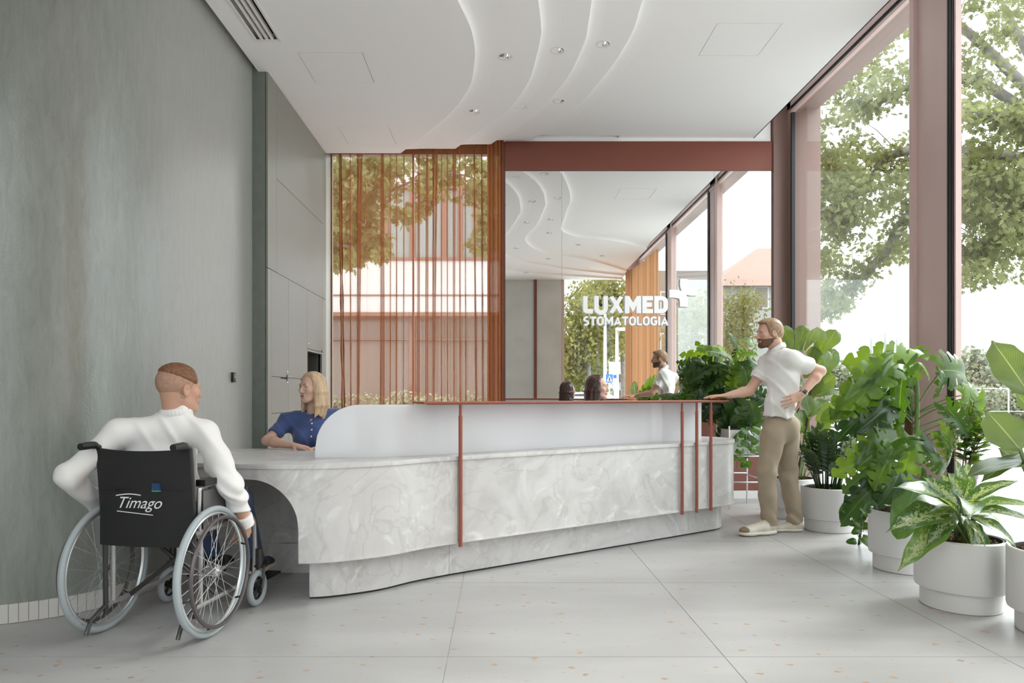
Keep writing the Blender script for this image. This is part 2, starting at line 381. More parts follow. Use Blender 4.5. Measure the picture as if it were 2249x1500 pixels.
# ---- back window behind the curtain
wb = MB().box(-2.0, .06, 7.98, 8.06, 3.90, 4.45).box(-2.0, .06, 7.98, 8.06, 0, .08).box(-2.02, -1.93, 7.98, 8.06, 0, 4).box(.0, .10, 7.98, 8.06, 0, 4).box(-.99, -.975, 7.99, 8.03, 0, 4).ob('window_back', mat('brown_window_frame', (.14, .05, .035), .45), kind='structure')
for xa, xb in ((-1.93, -1.0), (-.965, .0)): MB().box(xa, xb, 8.01, 8.018, .08, 3.9).ob('pane', GLASS, wb)
MB().box(.04, 3.2, YM+.012, 8.1, 0, 4.45).ob('wall_back', mat('brown_back_panel', (.22, .075, .055), .5), kind='structure')
MB().box(-3.0, -1.93, 7.72, 8.1, 0, 4.45).ob('wall_back_left', CAB, kind='structure')
MB().box(.05, 3.02, YM-.012, YM+.012, 0, .085).ob('baseboard_back', WHITE, kind='structure')
MB().box(.05, 3.0, YM-.004, YM+.013, 3.945, 4.45).ob('wall_back_upper', CEIL, kind='structure')
MB().box(.07, 3.022, YM-.02, YM+.012, 3.62, 3.94).ob('trim_1', FRAMED, bevel=.003, kind='structure')
# ---- mirror in three panels
mir = thing('wall_mirror', (1.5, YM, 1.0), 'tall frameless wall mirror in three panels behind the reception desk', 'mirror')
for xa, xb in ((.07, .6925), (.6945, 2.377), (2.379, 3.018)):
    MB().box(xa, xb, YM-.003, YM+.009, .99, 3.618).ob('mirror_panel', MIRROR, mir)
# ---- stepped ceiling
def CPL(pts, z): return [Vector(((px-CX)*(z-CH)/(HY-py), FPX*(z-CH)/(HY-py), 0)) for px, py in pts]
E1 = CPL([(879.5, 337), (958.9, 275), (1000, 236), (1014, 218), (1033.8, 184.5), (1041.8, 140), (1042.7, 104.5), (1033, 60), (1005, 0)], Z1)+[Vector(v) for v in ((-.40, 4.1, 0), (-.54, 3.4, 0), (-.60, 2.7, 0), (-.55, 2.0, 0), (-.33, 1.4, 0), (.1, .85, 0), (.7, .4, 0), (1.6, 0, 0), (2.82, -.45, 0))]
E2 = CPL([(1000, 327), (1071, 275), (1122.7, 234), (1160, 181), (1177.9, 125.8), (1186.8, 86.7), (1188.6, 60), (1182, 0)], Z2)+[Vector(v) for v in ((.19, 4.2, 0), (.09, 3.6, 0), (.0, 2.9, 0), (.02, 2.3, 0), (.18, 1.8, 0), (.50, 1.38, 0), (.92, 1.02, 0), (1.37, .62, 0), (2.0, .2, 0), (2.82, -.25, 0))]
E3 = CPL([(1078, 316.5), (1154.7, 261), (1209.9, 214.7), (1247, 168.5), (1263, 140), (1284.6, 90), (1290.8, 60), (1299.7, 0)], Z3)+[Vector(v) for v in ((.60, 4.2, 0), (.50, 3.65, 0), (.46, 3.2, 0), (.54, 2.70, 0), (.80, 2.1, 0), (1.29, 1.67, 0), (1.81, 1.3, 0), (2.4, .6, 0), (2.82, .0, 0))]
E4 = CPL([(1166.6, 307), (1215, 273), (1238, 255.6), (1284.6, 216.5), (1338, 152.5), (1366, 111.6), (1393, 60), (1411.7, 0)], Z4)+[Vector(v) for v in ((1.03, 4.35, 0), (1.02, 4.0, 0), (1.08, 3.55, 0), (1.40, 3.12, 0), (1.84, 2.93, 0), (2.3, 2.65, 0), (2.82, 2.1, 0))]
EDG = []
for E in (E1, E2, E3, E4):
    E[0].y = YP; EDG.append(smoothpath(E, 8))
def inpoly(x, y, poly):
    c = False; n = len(poly)
    for i in range(n):
        a, b = poly[i], poly[i-1]
        if (a[1] > y) != (b[1] > y) and x < (b[0]-a[0])*(y-a[1])/(b[1]-a[1])+a[0]: c = not c
    return c
REG = [[(p.x, p.y) for p in E]+[(XR, -.5), (-4.6, -.5), (-4.6, 3.0), (XL, 3.0), (XL, YP)] for E in EDG]
FULL = [(1.315, YP), (1.315, YM+.1), (XR, YM+.1), (XR, -.5), (-4.6, -.5), (-4.6, 3.0), (XL, 3.0), (XL, YP)]
REG.append(FULL); ZS = [Z1, Z2, Z3, Z4, Z5]  # lower-storey glass has its own brownish tint
def level(x, y):
    for k in range(4):
        if inpoly(x, y, REG[k]): return k
    return 4
# lights, panels, vent -> holes
def cm(px, py, z):
    Yp = FPX*(z-CH)/(HY-py); return ((px-CX)/FPX*Yp, 2*YM-Yp)
LIGHTS = []
for px, py, z in ((1110, 124, Z2), (1225, 111, Z3), (1325, 97, Z4), (1042, 245, Z2), (1145, 233, Z3), (1228, 222, Z4)):
    v = CPL([(px, py)], z)[0]; LIGHTS.append((v.x, v.y))
for cx_, cy_, z in ((197, 402, Z3), (337, 382, Z4), (165, 490, Z3), (293, 473, Z4), (80, 560, Z2), (285, 545, Z4), (108, 628, Z3), (441, 610, Z4), (570, 669, Z4), (280, 685, Z3), (488, 735, Z3), (160, 747, Z2)):
    q = cm(1090+cx_/2.459, 290+cy_/2.459, z)
    if q[1] > -.35 and q[1] < 4.4: LIGHTS.append(q)
R_ = .047
PANELS = [(-1.553, -1.06, 5.386, 5.893), (-1.585, -1.09, 6.875, 7.345), (1.66, 2.15, 5.36, 5.84), (-1.6, -1.1, 1.5, 2.0)]
pv = CPL([(1576, 51.7), (1717, 51.7)], Z5); pv2 = CPL([(1669, 122)], Z5)
PANELS[2] = (pv[0].x, pv[1].x, pv[0].y, pv2[0].y)
VENT = (-1.825, -1.625, 3.9, 5.21)
AIN = [(px, py) for px, py in LIGHTS]
ceil = bpy.data.objects.new('ceiling', None)
names = ['ceiling_tier']*5
top = None
for k in (4, 3, 2, 1, 0):
    reg = REG[k]; z = ZS[k]; holes = []
    for (x, y) in LIGHTS:
        if inpoly(x, y, reg): holes.append([(x+R_*cos(a*pi/8), y+R_*sin(a*pi/8)) for a in range(16)])
    for (xa, xb, ya, yb) in PANELS:
        if level((xa+xb)/2, (ya+yb)/2) == k: holes.append([(xa-.004, ya-.004), (xb+.004, ya-.004), (xb+.004, yb+.004), (xa-.004, yb+.004)])
    if inpoly(VENT[0]+.05, 5, reg): holes.append([(VENT[0]+.012, VENT[2]+.012), (VENT[1]-.012, VENT[2]+.012), (VENT[1]-.012, VENT[3]-.012), (VENT[0]+.012, VENT[3]-.012)])
    m = MB().prism(reg, z, z+.008, holes)
    if k < 4:   # riser with a concave cove up to the next tier
        E = EDG[k]; prof = [(0, 0), (.004, .026), (.018, .036), (.05, .043), (.10, .0465), (.17, .0485)]
        rows = []
        for i, p in enumerate(E):
            t = (E[min(i+1, len(E)-1)]-E[max(i-1, 0)]).normalized(); nr = Vector((-t.y, t.x, 0))
            rows.append([(p+nr*o).to_tuple()[:2]+(z+h,) for o, h in prof])
        V = [v for r in rows for v in r]; n_ = len(prof)
        F = [(i*n_+j, (i+1)*n_+j, (i+1)*n_+j+1, i*n_+j+1) for i in range(len(E)-1) for j in range(n_-1)]
        # clip the cove at the back and right edges
        V = [(min(x, XR), min(y, YP), zz) for x, y, zz in V]
        me2 = mesh('cove', V, F, CEIL, True)
    if k == 4:
        m.box(XR-.01, XR, -.5, YM+.1, Z5, 4.45).box(-4.6, XL, 2.99, 3.0, Z1, 4.45)
        m.box(1.31, 1.318, YP, YM+.1, Z5, 4.45)
        top = m.ob('ceiling', CEIL, kind='structure')
    else:
        # fascia closing the back of the tier at the curtain pocket
        xe = EDG[k][0].x
        m.box(XL, xe, YP-.004, YP, z, z+.055)
        o = m.ob('ceiling_tier', CEIL, top)
        link('cove', me2, None, o)
MB().box(XL-.004, 1.315, YP-.012, YP-.004, Z5+.01, 4.45).ob('pocket_face', CEIL, top)
for i, (xa, xb, ya, yb) in enumerate(PANELS):
    z = ZS[level((xa+xb)/2, (ya+yb)/2)]
    props(MB().box(xa, xb, ya, yb, z, z+.006).ob('access_panel', CEIL), ['square flush ceiling access panel nearest the ventilation grille', 'square flush ceiling access panel nearest the curtain and tall cabinets', 'square flush ceiling access panel on the window side of the ceiling', 'square flush ceiling access panel in the low ceiling left of the desk, behind the viewer'][i], 'access panel', 'ceiling access panels')
vt = thing('ceiling_vent', (-1.72, 5.21, Z1), 'long white slotted air vent in the ceiling beside the green wall', 'vent')
a, b_, c_, d_ = VENT
MB().box(a, a+.02, c_, d_, Z1-.004, Z1+.004).box(b_-.02, b_, c_, d_, Z1-.004, Z1+.004).box(a+.02, b_-.02, c_, c_+.02, Z1-.004, Z1+.004).box(a+.02, b_-.02, d_-.02, d_, Z1-.004, Z1+.004).ob('vent_frame', WHITE, vt, bevel=.0015)
MB().box(a+.01, b_-.01, c_+.01, d_-.01, Z1+.05, Z1+.055).ob('backing', DARKV, vt)
wd = (b_-a-.04)/4
for k in range(1, 4): MB().box(a+.02+wd*k-.011, a+.02+wd*k+.007, c_+.02, d_-.02, Z1-.001, Z1+.03).ob('vent_slat', WHITE, vt)
glow = mat('lamp_lens', (.9, .9, .85), .5, emis=(1, .93, .82, 1.2))
mb = MB().lathe([(.047, .0), (.058, -.003), (.060, -.0005), (.060, .0012)], n=28); ring = mb.me('trim_ring', WHITE, True)
cup = MB().lathe([(.0475, -.001), (.046, .02), (.038, .05), (.03, .062)], n=28).me('reflector', CHROME, True)
lens = MB().lathe([(.0302, .0615), (.0001, .0615)], n=20).me('lens', glow)
DLAB = ['recessed chrome downlight, nearest left in the front row over the desk', 'recessed chrome downlight, middle of the front row over the desk', 'recessed chrome downlight, right end of the front row over the desk', 'recessed chrome downlight, left end of the row nearer the curtain', 'recessed chrome downlight, middle of the row nearer the curtain', 'recessed chrome downlight, right end of the row nearer the curtain']
for i, (x, y) in enumerate(LIGHTS):
    z = ZS[level(x, y)]
    t = thing('downlight', (x, y, z), DLAB[i] if i < 6 else 'recessed chrome downlight seen only in the mirror, in the rear part of the ceiling', 'ceiling light', 'recessed ceiling downlights' if i < 6 else 'recessed downlights reflected in the mirror')
    link('trim_ring', ring, None, t, loc=(x, y, z)); link('reflector', cup, None, t, loc=(x, y, z)); link('lens', lens, None, t, loc=(x, y, z))
    ld = bpy.data.lights.new('downlight_lamp', 'SPOT'); ld.energy = 6; ld.spot_size = radians(86); ld.spot_blend = .8; ld.shadow_soft_size = .03; ld.color = (1, .95, .9)
    lo = bpy.data.objects.new('downlight_lamp', ld); COL.objects.link(lo); lo.parent = t; lo.location = (0, 0, -.006)
# ---------------------------------------------------------------- cabinets
XC = -1.908
cab = thing('tall_cabinet', (-2.15, 6.6, 0), 'tall sage green built-in cupboard wall with flush doors and an open niche', 'cabinet')
MB().box(-2.4, XC-.004, 5.714, 6.868, .0, Z1-.002).box(-2.4, XC-.004, 7.44, 7.62, 0, Z1-.002).box(-2.4, XC-.004, 6.868, 7.44, 1.58, Z1-.002).box(-2.4, XC-.004, 6.868, 7.44, 0, 1.335).box(-2.4, -2.28, 6.868, 7.44, 1.3, 1.6).ob('cabinet_body', mat('sage_core', (.06, .065, .055), .6), cab)
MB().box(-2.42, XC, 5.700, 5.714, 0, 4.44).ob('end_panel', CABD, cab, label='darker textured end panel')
NL = mat('niche_lining', (.10, .105, .09), .6)
MB().box(-2.4, XC-.03, 7.42, 7.44, 1.335, 1.58).ob('niche_lining', NL, cab)
MB().box(-2.4, XC-.03, 6.868, 6.878, 1.335, 1.58).ob('niche_lining', NL, cab)
MB().box(XC-.004, XC+.016, 5.70, 5.925, 2.184, Z1-.003).ob('stile', CAB, cab)
MB().box(XC-.004, XC+.016, 7.485, 7.62, 2.184, Z1-.003).ob('stile', CAB, cab)
MB().box(XC-.004, XC+.016, 7.485, 7.62, 0, 2.178).ob('stile', CAB, cab)
MB().box(XC-.004, XC+.016, 5.70, 5.79, 0, 2.178).ob('stile', CAB, cab)
g_ = .004
def door(y0, y1, z0, z1, name='door', notch=None, lock=None):
    m = MB(); y0 += g_/2; y1 -= g_/2; z0 += g_/2; z1 -= g_/2
    if notch is None: m.box(XC-.002, XC+.016, y0, y1, z0, z1)
    else:   # finger pull cut in the far upper / lower corner
        ya, yb, yc = y1-.23, y1-.065, y1-.03      # thin slot ya..yb, square pocket yb..yc
        if notch: m.box(XC-.002, XC+.016, y0, ya, z0, z1).box(XC-.002, XC+.016, ya, yb, z0, z1-.012).box(XC-.002, XC+.016, yb, yc, z0, z1-.030).box(XC-.002, XC+.016, yc, y1, z0, z1)
        else: m.box(XC-.002, XC+.016, y0, yb-.0, z0, z1).box(XC-.002, XC+.016, yb, yc, z0+.022, z1).box(XC-.002, XC+.016, yc, y1, z0, z1)
    o = m.ob(name, CAB, cab)
    if lock is not None:
        y, z = lock; c = MB().lathe([(.0001, .006), (.010, .006), (.012, .002), (.012, 0)], n=16).me('lock', CHROME, True, M=Matrix.Translation((XC+.016, y, z)) @ Matrix.Rotation(pi/2, 4, 'Y'))
        link('lock', c, None, o)
    return o
door(5.925, 7.485, 2.98, Z1-.003, 'upper_panel'); door(5.925, 7.485, 2.181, 2.98, 'upper_panel')
for ya, yb in ((5.79, 6.264), (6.264, 6.868)):
    door(ya, yb, 1.295, 2.181, notch=False, lock=(yb-.035, 1.345)); door(ya, yb, .985, 1.295, notch=True, lock=(yb-.035, 1.25)); door(ya, yb, .08, .985, notch=True)
door(6.868, 7.485, 1.60, 2.181, notch=False, lock=(6.92, 1.65)); door(6.868, 7.485, .08, 1.32, notch=True)
MB().box(XC-.02, XC+.016, 6.868, 7.485, 1.322, 1.337).box(XC-.02, XC+.016, 6.868, 7.485, 1.575, 1.597).box(XC-.02, XC+.016, 6.870, 6.885, 1.337, 1.575).box(XC-.02, XC+.016, 7.44, 7.485, 1.337, 1.575).ob('niche_frame', CAB, cab)
# thermostat
th = thing('thermostat', (-2.0, 5.27, 1.26), 'small black thermostat on the green wall', 'thermostat')
MB().box(-2.022, -2.0, 5.25, 5.30, 1.235, 1.31).ob('housing', BLACK, th, bevel=.004)
MB().box(-2.0, -1.999, 5.258, 5.292, 1.262, 1.300).ob('display', mat('lcd_glass', (.03, .03, .015), .2), th)
MB().box(-1.999, -1.9985, 5.268, 5.284, 1.274, 1.280).ob('indicator', mat('yellow_segment', (.35, .30, .03), .4, emis=(.7, .6, .1, .3)), th)
# ---------------------------------------------------------------- curtains
def curtmat(name, col, dens, tcol):
    m = bpy.data.materials.new(name); m.use_nodes = True; n = m.node_tree; n.nodes.clear()
    o = N(m, 'ShaderNodeOutputMaterial'); t = N(m, 'ShaderNodeBsdfTransparent'); d = N(m, 'ShaderNodeBsdfDiffuse'); tl = N(m, 'ShaderNodeBsdfTranslucent')
    d.inputs[0].default_value = (*col, 1); tl.inputs[0].default_value = (*tcol, 1)
    x1 = N(m, 'ShaderNodeMixShader'); x1.inputs[0].default_value = .5; x2 = N(m, 'ShaderNodeMixShader')
    lw = N(m, 'ShaderNodeLayerWeight'); lw.inputs[0].default_value = .28; mr = N(m, 'ShaderNodeMapRange')
    mr.inputs['From Min'].default_value = 0; mr.inputs['From Max'].default_value = .75; mr.inputs['To Min'].default_value = dens; mr.inputs['To Max'].default_value = 1
    L(m, lw.outputs['Facing'], mr.inputs[0]); L(m, mr.outputs[0], x2.inputs[0])
    L(m, d.outputs[0], x1.inputs[1]); L(m, tl.outputs[0], x1.inputs[2]); L(m, t.outputs[0], x2.inputs[1]); L(m, x1.outputs[0], x2.inputs[2]); L(m, x2.outputs[0], o.inputs[0])
    return m
SHEER = curtmat('rust_sheer_voile', (.40, .155, .065), .27, (.52, .20, .08))
DRAPE = curtmat('rust_sheer_gathered', (.40, .16, .07), .86, (.55, .22, .09))
def curtain(path, z0, z1, folds, amp, mat_, name, label, seed, pleat=(), base=1, **kw):
    rnd = random.Random(seed); n = 2200; V = []; rows = 9
    ph = [rnd.uniform(0, 6.28) for _ in range(6)]
    pts = [Vector(p) for p in path]; Ltot = sum((pts[i+1]-pts[i]).length for i in range(len(pts)-1))
    def at(u):
        d = u*Ltot
        for i in range(len(pts)-1):
            l = (pts[i+1]-pts[i]).length
            if d <= l or i == len(pts)-2:
                t = (pts[i+1]-pts[i]).normalized(); return pts[i]+t*d, Vector((-t.y, t.x, 0))
            d -= l
    F = []
    for r in range(rows):
        v = r/(rows-1); z = z1+(z0-z1)*v
        for i in range(n+1):
            u = i/n; p, nr = at(u)
            q = u+.006*sin(2.1*v+ph[0]+u*9)*v
            y = base*(.5*sin(2*pi*q*folds+ph[1]+.8*sin(2*pi*q*folds*.37+ph[2]))+.12*sin(2*pi*q*folds*2.3+ph[3])); sh = 0; T_ = (pts[-1]-pts[0]).normalized()
            for (pc, pw, pa, drift) in pleat:
                c = pc+drift*v; w_ = pw*(1-.35*v); dd = (q-c)/w_
                if abs(dd) < 1:
                    e_ = (1-dd*dd); sh -= w_*Ltot*(1.1*sin(dd*pi)+.42*sin(dd*5*pi))*e_**.5*min(1, pa/1.5)*(.55+.45*v if drift >= 0 else 1-.4*v); y += pa*.42*e_*dd
            V.append(p+nr*(y*amp)+T_*sh+Vector((0, 0, z)))
    for r in range(rows-1):
        for i in range(n): a = r*(n+1)+i; F.append((a, a+1, a+n+2, a+n+1))
    me = mesh(name, V, F, mat_, True); o = link(name, me, None); return props(o, label, 'curtain', **kw)
# pleat centres read from the photograph (u along the 1.9 m wide curtain, x 713..1078)
def U(px): return (px-713)/(1078-713)
PL = [(U(737), .030, 1.7, .025), (U(760), .012, 1.3, 0), (U(782), .026, 1.7, -.02), (U(831), .030, 1.8, 0), (U(849), .008, 1.2, 0), (U(863), .012, 1.2, 0), (U(879), .008, 1.4, 0), (U(898), .01, 1.4, .01), (U(912), .018, 1.8, .005), (U(931), .022, 1.8, 0), (U(949), .024, 1.7, -.01), (U(963), .01, 1.3, 0), (U(976), .01, 1.3, 0), (U(991), .014, 1.6, -.005), (U(1003), .012, 1.5, 0), (U(1015), .01, 1.3, 0), (U(1034), .014, 1.5, .012), (U(1051), .012, 1.5, .005), (U(1066), .014, 1.5, .0)]
curtain([(-1.905, 7.80, 0), (-.06, 7.80, 0)], .03, 4.35, 13, .024, SHEER, 'sheer_curtain', 'rust brown sheer curtain drawn across the rear window between cabinets and mirror', 3, PL, .45)
curtain([(-.13, 7.74, 0), (.085, 7.73, 0)], .03, 4.35, 5.2, .035, DRAPE, 'curtain_stack', 'gathered rust brown curtain bunch at the left edge of the mirror', 5)
DRAPE2 = mat('ochre_drape', (.38, .20, .10), .8, trans=.35, var=.12, vscale=3, stretch=(5, 5, .3))
curtain([(3.06, 1.95, 0), (3.06, .6, 0), (2.99, -.2, 0), (2.86, -.42, 0)], .03, 3.98, 11, .05, DRAPE2, 'window_drape', 'ochre brown floor-length drape by the side windows, seen reflected in the mirror', 8)
# ================================================================ RECEPTION DESK
DD = Vector((.8215, .5701, 0)); DN = Vector((-.5701, .8215, 0)); F0 = Vector((-.25, 4.29, 0))
def arc(c, r, a0, a1, n): return [Vector((c[0]+r*cos(a0+(a1-a0)*i/n), c[1]+r*sin(a0+(a1-a0)*i/n), 0)) for i in range(n+1)]
cE = Vector((1.639, 6.088, 0)); thf = atan2(-DN.y, -DN.x)
left = smoothpath([Vector(v) for v in ((-1.95, 3.93, 0), (-1.72, 3.865, 0), (-1.49, 3.81, 0), (-1.25, 3.765, 0), (-1.087, 3.762, 0), (-.9, 3.80, 0), (-.637, 3.945, 0), (-.44, 4.12+.02, 0), (-.25, 4.29, 0))], 8)
straight = [F0+DD*(2.577*i/24) for i in range(1, 25)]
endc = arc(cE, .40, thf, thf+pi, 20)[1:]
back = [cE+DN*.4-DD*1.2, Vector((-.72, 4.94, 0))]
front = left+straight
outline = front+endc+back+[Vector((-1.95, 4.92, 0))]
desk = thing('reception_desk', (.2, 4.8, 0), 'long curved reception desk clad in grey onyx panels with an arched knee recess', 'reception desk')
top_ = thing('worktop', (.2, 5.0, .735), 'continuous low onyx-patterned worktop on the reception desk', 'worktop')
MB().prism([(p.x, p.y) for p in outline], .735, .76).ob('slab', MARB, top_, bevel=.002)
# apron panels
def arcl(pts):
    s = [0]
    for i in range(1, len(pts)): s.append(s[-1]+(pts[i]-pts[i-1]).length)
    return s
def dense(pts, st):
    out = [pts[0]]
    for i in range(1, len(pts)):
        k = max(1, int((pts[i]-pts[i-1]).length/st)); out += [pts[i-1].lerp(pts[i], j/k) for j in range(1, k+1)]
    return out
lp = dense(offset(left, .01), .006)
ax, ar, az = -1.355, .268, .408
pts = []; zb = []
for p in lp:
    if p.x <= ax: pts.append(p); zb.append(az+ar)
    elif p.x < ax+ar-.0005: pts.append(p); zb.append(az+sqrt(max(0, ar*ar-(p.x-ax)**2)))
    else:
        if pts and zb[-1] > az: pts.append(Vector((ax+ar, p.y, 0))); zb.append(az); pts.append(Vector((ax+ar+.0006, p.y, 0))); zb.append(.222)
        pts.append(p); zb.append(.222)
ribbon(pts, zb, .734, .022).ob('front_panel', MARB, desk, smooth='auto')
cr = [p for p in offset(straight+endc, .01)]
cr = [F0+DD*.006+DN*.01]+cr
ribbon(cr, .222, .734, .022).ob('front_panel', MARB, desk, smooth='auto')
# plinth
po = offset(front+endc, .11)
pl_ = [p for p in po if p.x > -1.06]
s = arcl(pl_)
i1 = min(range(len(pl_)), key=lambda i: abs((pl_[i]-Vector((-.283, 4.40, 0))).length)); i2 = min(range(len(pl_)), key=lambda i: (pl_[i]-(F0+DD*2.27+DN*.11)).length)
for a, b in ((0, i1), (i1, i2), (i2, len(pl_)-1)):
    seg = pl_[a:b+1]; seg = [seg[0]+(seg[1]-seg[0]).normalized()*.0012]+seg[1:-1]+[seg[-1]-(seg[-1]-seg[-2]).normalized()*.0012]
    ribbon(seg, .012, .224, .02).ob('plinth_panel', MARB, desk, smooth='auto')
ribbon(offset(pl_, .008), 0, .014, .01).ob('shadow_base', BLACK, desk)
mb = MB().prism([(p.x, p.y) for p in front[34:]+endc+back], .224, .232); mb.ob('underside', MARB, desk)
MB().box(-1.07, -1.05, 3.93, 4.41, .012, .735).box(-1.99, -1.05, 4.41, 4.43, .012, .198).box(-1.99, -1.05, 4.41, 4.43, .202, .735).ob('knee_recess_panel', MARB, desk)
MB().box(-1.90, -1.06, 4.9, 4.915, .02, .02).V
# ---- translucent screen
sc_path = dense(smoothpath([Vector(v) for v in ((-1.107, 4.19, 0), (-.87, 4.195, 0), (-.629, 4.265, 0), (-.42, 4.385, 0), (-.26, 4.50, 0))], 6)+[Vector((-.26, 4.50, 0)).lerp(Vector((1.73, 5.955, 0)), i/12) for i in range(1, 13)], .012)
sl = arcl(sc_path); zt = []
for d in sl:
    r = .27; zt.append(1.078 if d > r else .808+sqrt(max(0, r*r-(r-d)**2)))
acr = bpy.data.materials.new('opal_acrylic'); acr.use_nodes = True
b = acr.node_tree.nodes['Principled BSDF']; b.inputs['Base Color'].default_value = (.93, .94, .96, 1); b.inputs['Roughness'].default_value = .12
t = N(acr, 'ShaderNodeBsdfTranslucent'); t.inputs[0].default_value = (.94, .95, .98, 1); x = N(acr, 'ShaderNodeMixShader'); x.inputs[0].default_value = .5
L(acr, b.outputs[0], x.inputs[1]); L(acr, t.outputs[0], x.inputs[2]); L(acr, x.outputs[0], acr.node_tree.nodes['Material Output'].inputs[0])
o = ribbon(sc_path, .7605, zt, .012).ob('privacy_screen', acr, smooth='auto', label='glossy opal white screen with a rounded corner standing on the reception desk', cat='screen')
# ---- transaction shelf with posts
shelf = thing('counter_rail', (.8, 5.1, 0), 'terracotta metal transaction shelf on slim posts along the reception desk', 'counter shelf')
sp_ = [F0+DD*s_+DN*t_ for s_, t_ in ((-.26, -.035), (2.585, -.035), (2.61, -.01), (2.61, .24), (2.585, .265), (-.12, .265), (-.2, .22), (-.27, .02))]
MB().prism([(p.x, p.y) for p in sp_], 1.084, 1.096).ob('shelf_top', RAILM, shelf, bevel=.003)
MB().prism([(p.x, p.y) for p in [F0+DD*s_+DN*t_ for s_, t_ in ((-.23, -.02), (2.58, -.02), (2.58, .25), (-.10, .25))]], 1.078, 1.0842).ob('shelf_core', RAILM, shelf)
for px, yb in ((1012, 1197), (1499, 1124), (1531, 1119), (1562, 1113)):
    k = (px-CX)/FPX; s_ = ((k*4.29+.25)+(-k*DN.y*.016+DN.x*.016)*1)/(DD.x-k*DD.y)
    q = F0+DD*s_-DN*.013
    if px > 1540: pass
    MB().tube([(q.x, q.y, .205), (q.x, q.y, 1.01)], .0125, 14).ob('post', RAILM, shelf, smooth='auto')
    MB().tube([(q.x, q.y, 1.01), (q.x, q.y, 1.016), (q.x, q.y, 1.08)], [.0095, .0095, .0095], 14).ob('post_collar', RAILM, shelf, smooth='auto')
# ================================================================ WALL SIGN (letters built from thick strokes)
SIGN = mat('lit_white_letter', (.90, .90, .90), .35, emis=(1, .99, .98, .10)); BTN = mat('pearl_button', (.85, .85, .85), .3)
sx0, sz = lambda px: (px-CX)/FPX*(YM-.045), lambda py: CH+(HY-py)/FPX*(YM-.045)
G = {  # unit glyphs: (advance width, list of outer polygons, holes)
}
def stroke(pts, w_, closed=False):
    return ('s', [Vector((x, y, 0)) for x, y in pts], w_, closed)
def cornerarc(cx, cy, r, a0, a1, n=6): return [(cx+r*cos(radians(a0+(a1-a0)*i/n)), cy+r*sin(radians(a0+(a1-a0)*i/n))) for i in range(n+1)]
W = .25; h_ = W/2
def glyph(ch, w_=None):
    W = w_ or .25; h = W/2
    if ch == 'L': return .56, [[(h, 1), *cornerarc(h+.10, h+.10, .10, 180, 270), (.56, h)]]
    if ch == 'U': return .78, [[(h, 1), (h, .45), *cornerarc(.39, .31, .39-h, 180, 360, 12), (.78-h, 1)]]
    if ch == 'X': return .82, [[(.12, 1), (.70, 0)], [(.70, 1), (.12, 0)]]
    if ch == 'M': return .92, [[(h, 0), (h, 1)], [(.92-h, 0), (.92-h, 1)], [(h+.02, .93), (.46, .34), (.90-h, .93)]]
    if ch == 'E': return .60, [[(.60, h), (h, h), (h, 1-h), (.60, 1-h)], [(h, .5), (.54, .5)]]
    if ch == 'D': return .78, [[(h, h), (h, 1-h), (.40, 1-h), *cornerarc(.42, .64, .36-h, 90, 0), *cornerarc(.42, .36, .36-h, 0, -90), (.40, h), (h, h)]]
    if ch == 'S': return .66, [[*cornerarc(.36, .74, .25-h*.4, 40, 180, 7), *cornerarc(.30, .72, .2-h*.1, 200, 265, 3), *cornerarc(.34, .28, .25-h*.4, 80, -90, 8), *cornerarc(.30, .26, .27-h*.6, 270, 215, 4)]]
    if ch == 'T': return .66, [[(0, 1-h), (.66, 1-h)], [(.33, 1-h), (.33, 0)]]
    if ch in 'O': return .74, [[*cornerarc(.37, .65, .37-h, 0, 180, 10), *cornerarc(.37, .35, .37-h, 180, 360, 10), (.74-h, .65)]]
    if ch == 'A': return .80, [[(.07, 0), (.40, 1-.05), (.73, 0)], [(.19, .26), (.61, .26)]]
    if ch == 'G': return .74, [[*cornerarc(.37, .65, .37-h, 30, 180, 8), *cornerarc(.37, .35, .37-h, 180, 350, 9), (.74-h, .46), (.42, .46)]]
    if ch == 'I': return W, [[(h, 0), (h, 1)]]
def strokepoly(pts, w_):
    """union-free thick polyline with mitred joints -> list of quads"""
    h = w_/2; n = len(pts); closed = (Vector(pts[0]+(0,))-Vector(pts[-1]+(0,))).length < 1e-4
    P_ = [Vector((x, y)) for x, y in pts]
    if closed: P_ = P_[:-1]; n -= 1
    Lf, Rt = [], []
    for i in range(n):
        a = P_[i-1] if (i > 0 or closed) else None; c = P_[(i+1) % n] if (i < n-1 or closed) else None; b = P_[i]
        d1 = (b-a).normalized() if a is not None else None; d2 = (c-b).normalized() if c is not None else None
        d1 = d1 or d2; d2 = d2 or d1
        n1 = Vector((-d1.y, d1.x)); n2 = Vector((-d2.y, d2.x)); m = (n1+n2)
        m.normalize(); k = h/max(.35, m.dot(n1)); Lf.append(b+m*k); Rt.append(b-m*k)
    return Lf, Rt, closed
def letter(mb, ch, X, Z, size, wscale, depth, wt, ysurf):
    adv, strokes = glyph(ch, wt)
    for k, st in enumerate(strokes):
        Lf, Rt, closed = strokepoly(st, wt); n = len(Lf); eps = .0004*k
        V = []
        for i in range(n):
            for p in (Lf[i], Rt[i]):
                z = min(1.0, max(0, p.y)) if ch in 'XMA' else p.y
                V.append((X+p.x*size*wscale, ysurf+eps, Z+z*size)); V.append((X+p.x*size*wscale, ysurf+depth, Z+z*size))
        F = []
        for i in range(n if closed else n-1):
            a, b = 4*i, 4*((i+1) % n)
            F += [(a, a+2, b+2, b), (a+1, b+1, b+3, a+3), (a, b, b+1, a+1), (a+2, a+3, b+3, b+2)]
        if not closed: F += [(0, 1, 3, 2), (4*n-4, 4*n-2, 4*n-1, 4*n-3)]
        mb.add(V, F)
    return adv*size*wscale
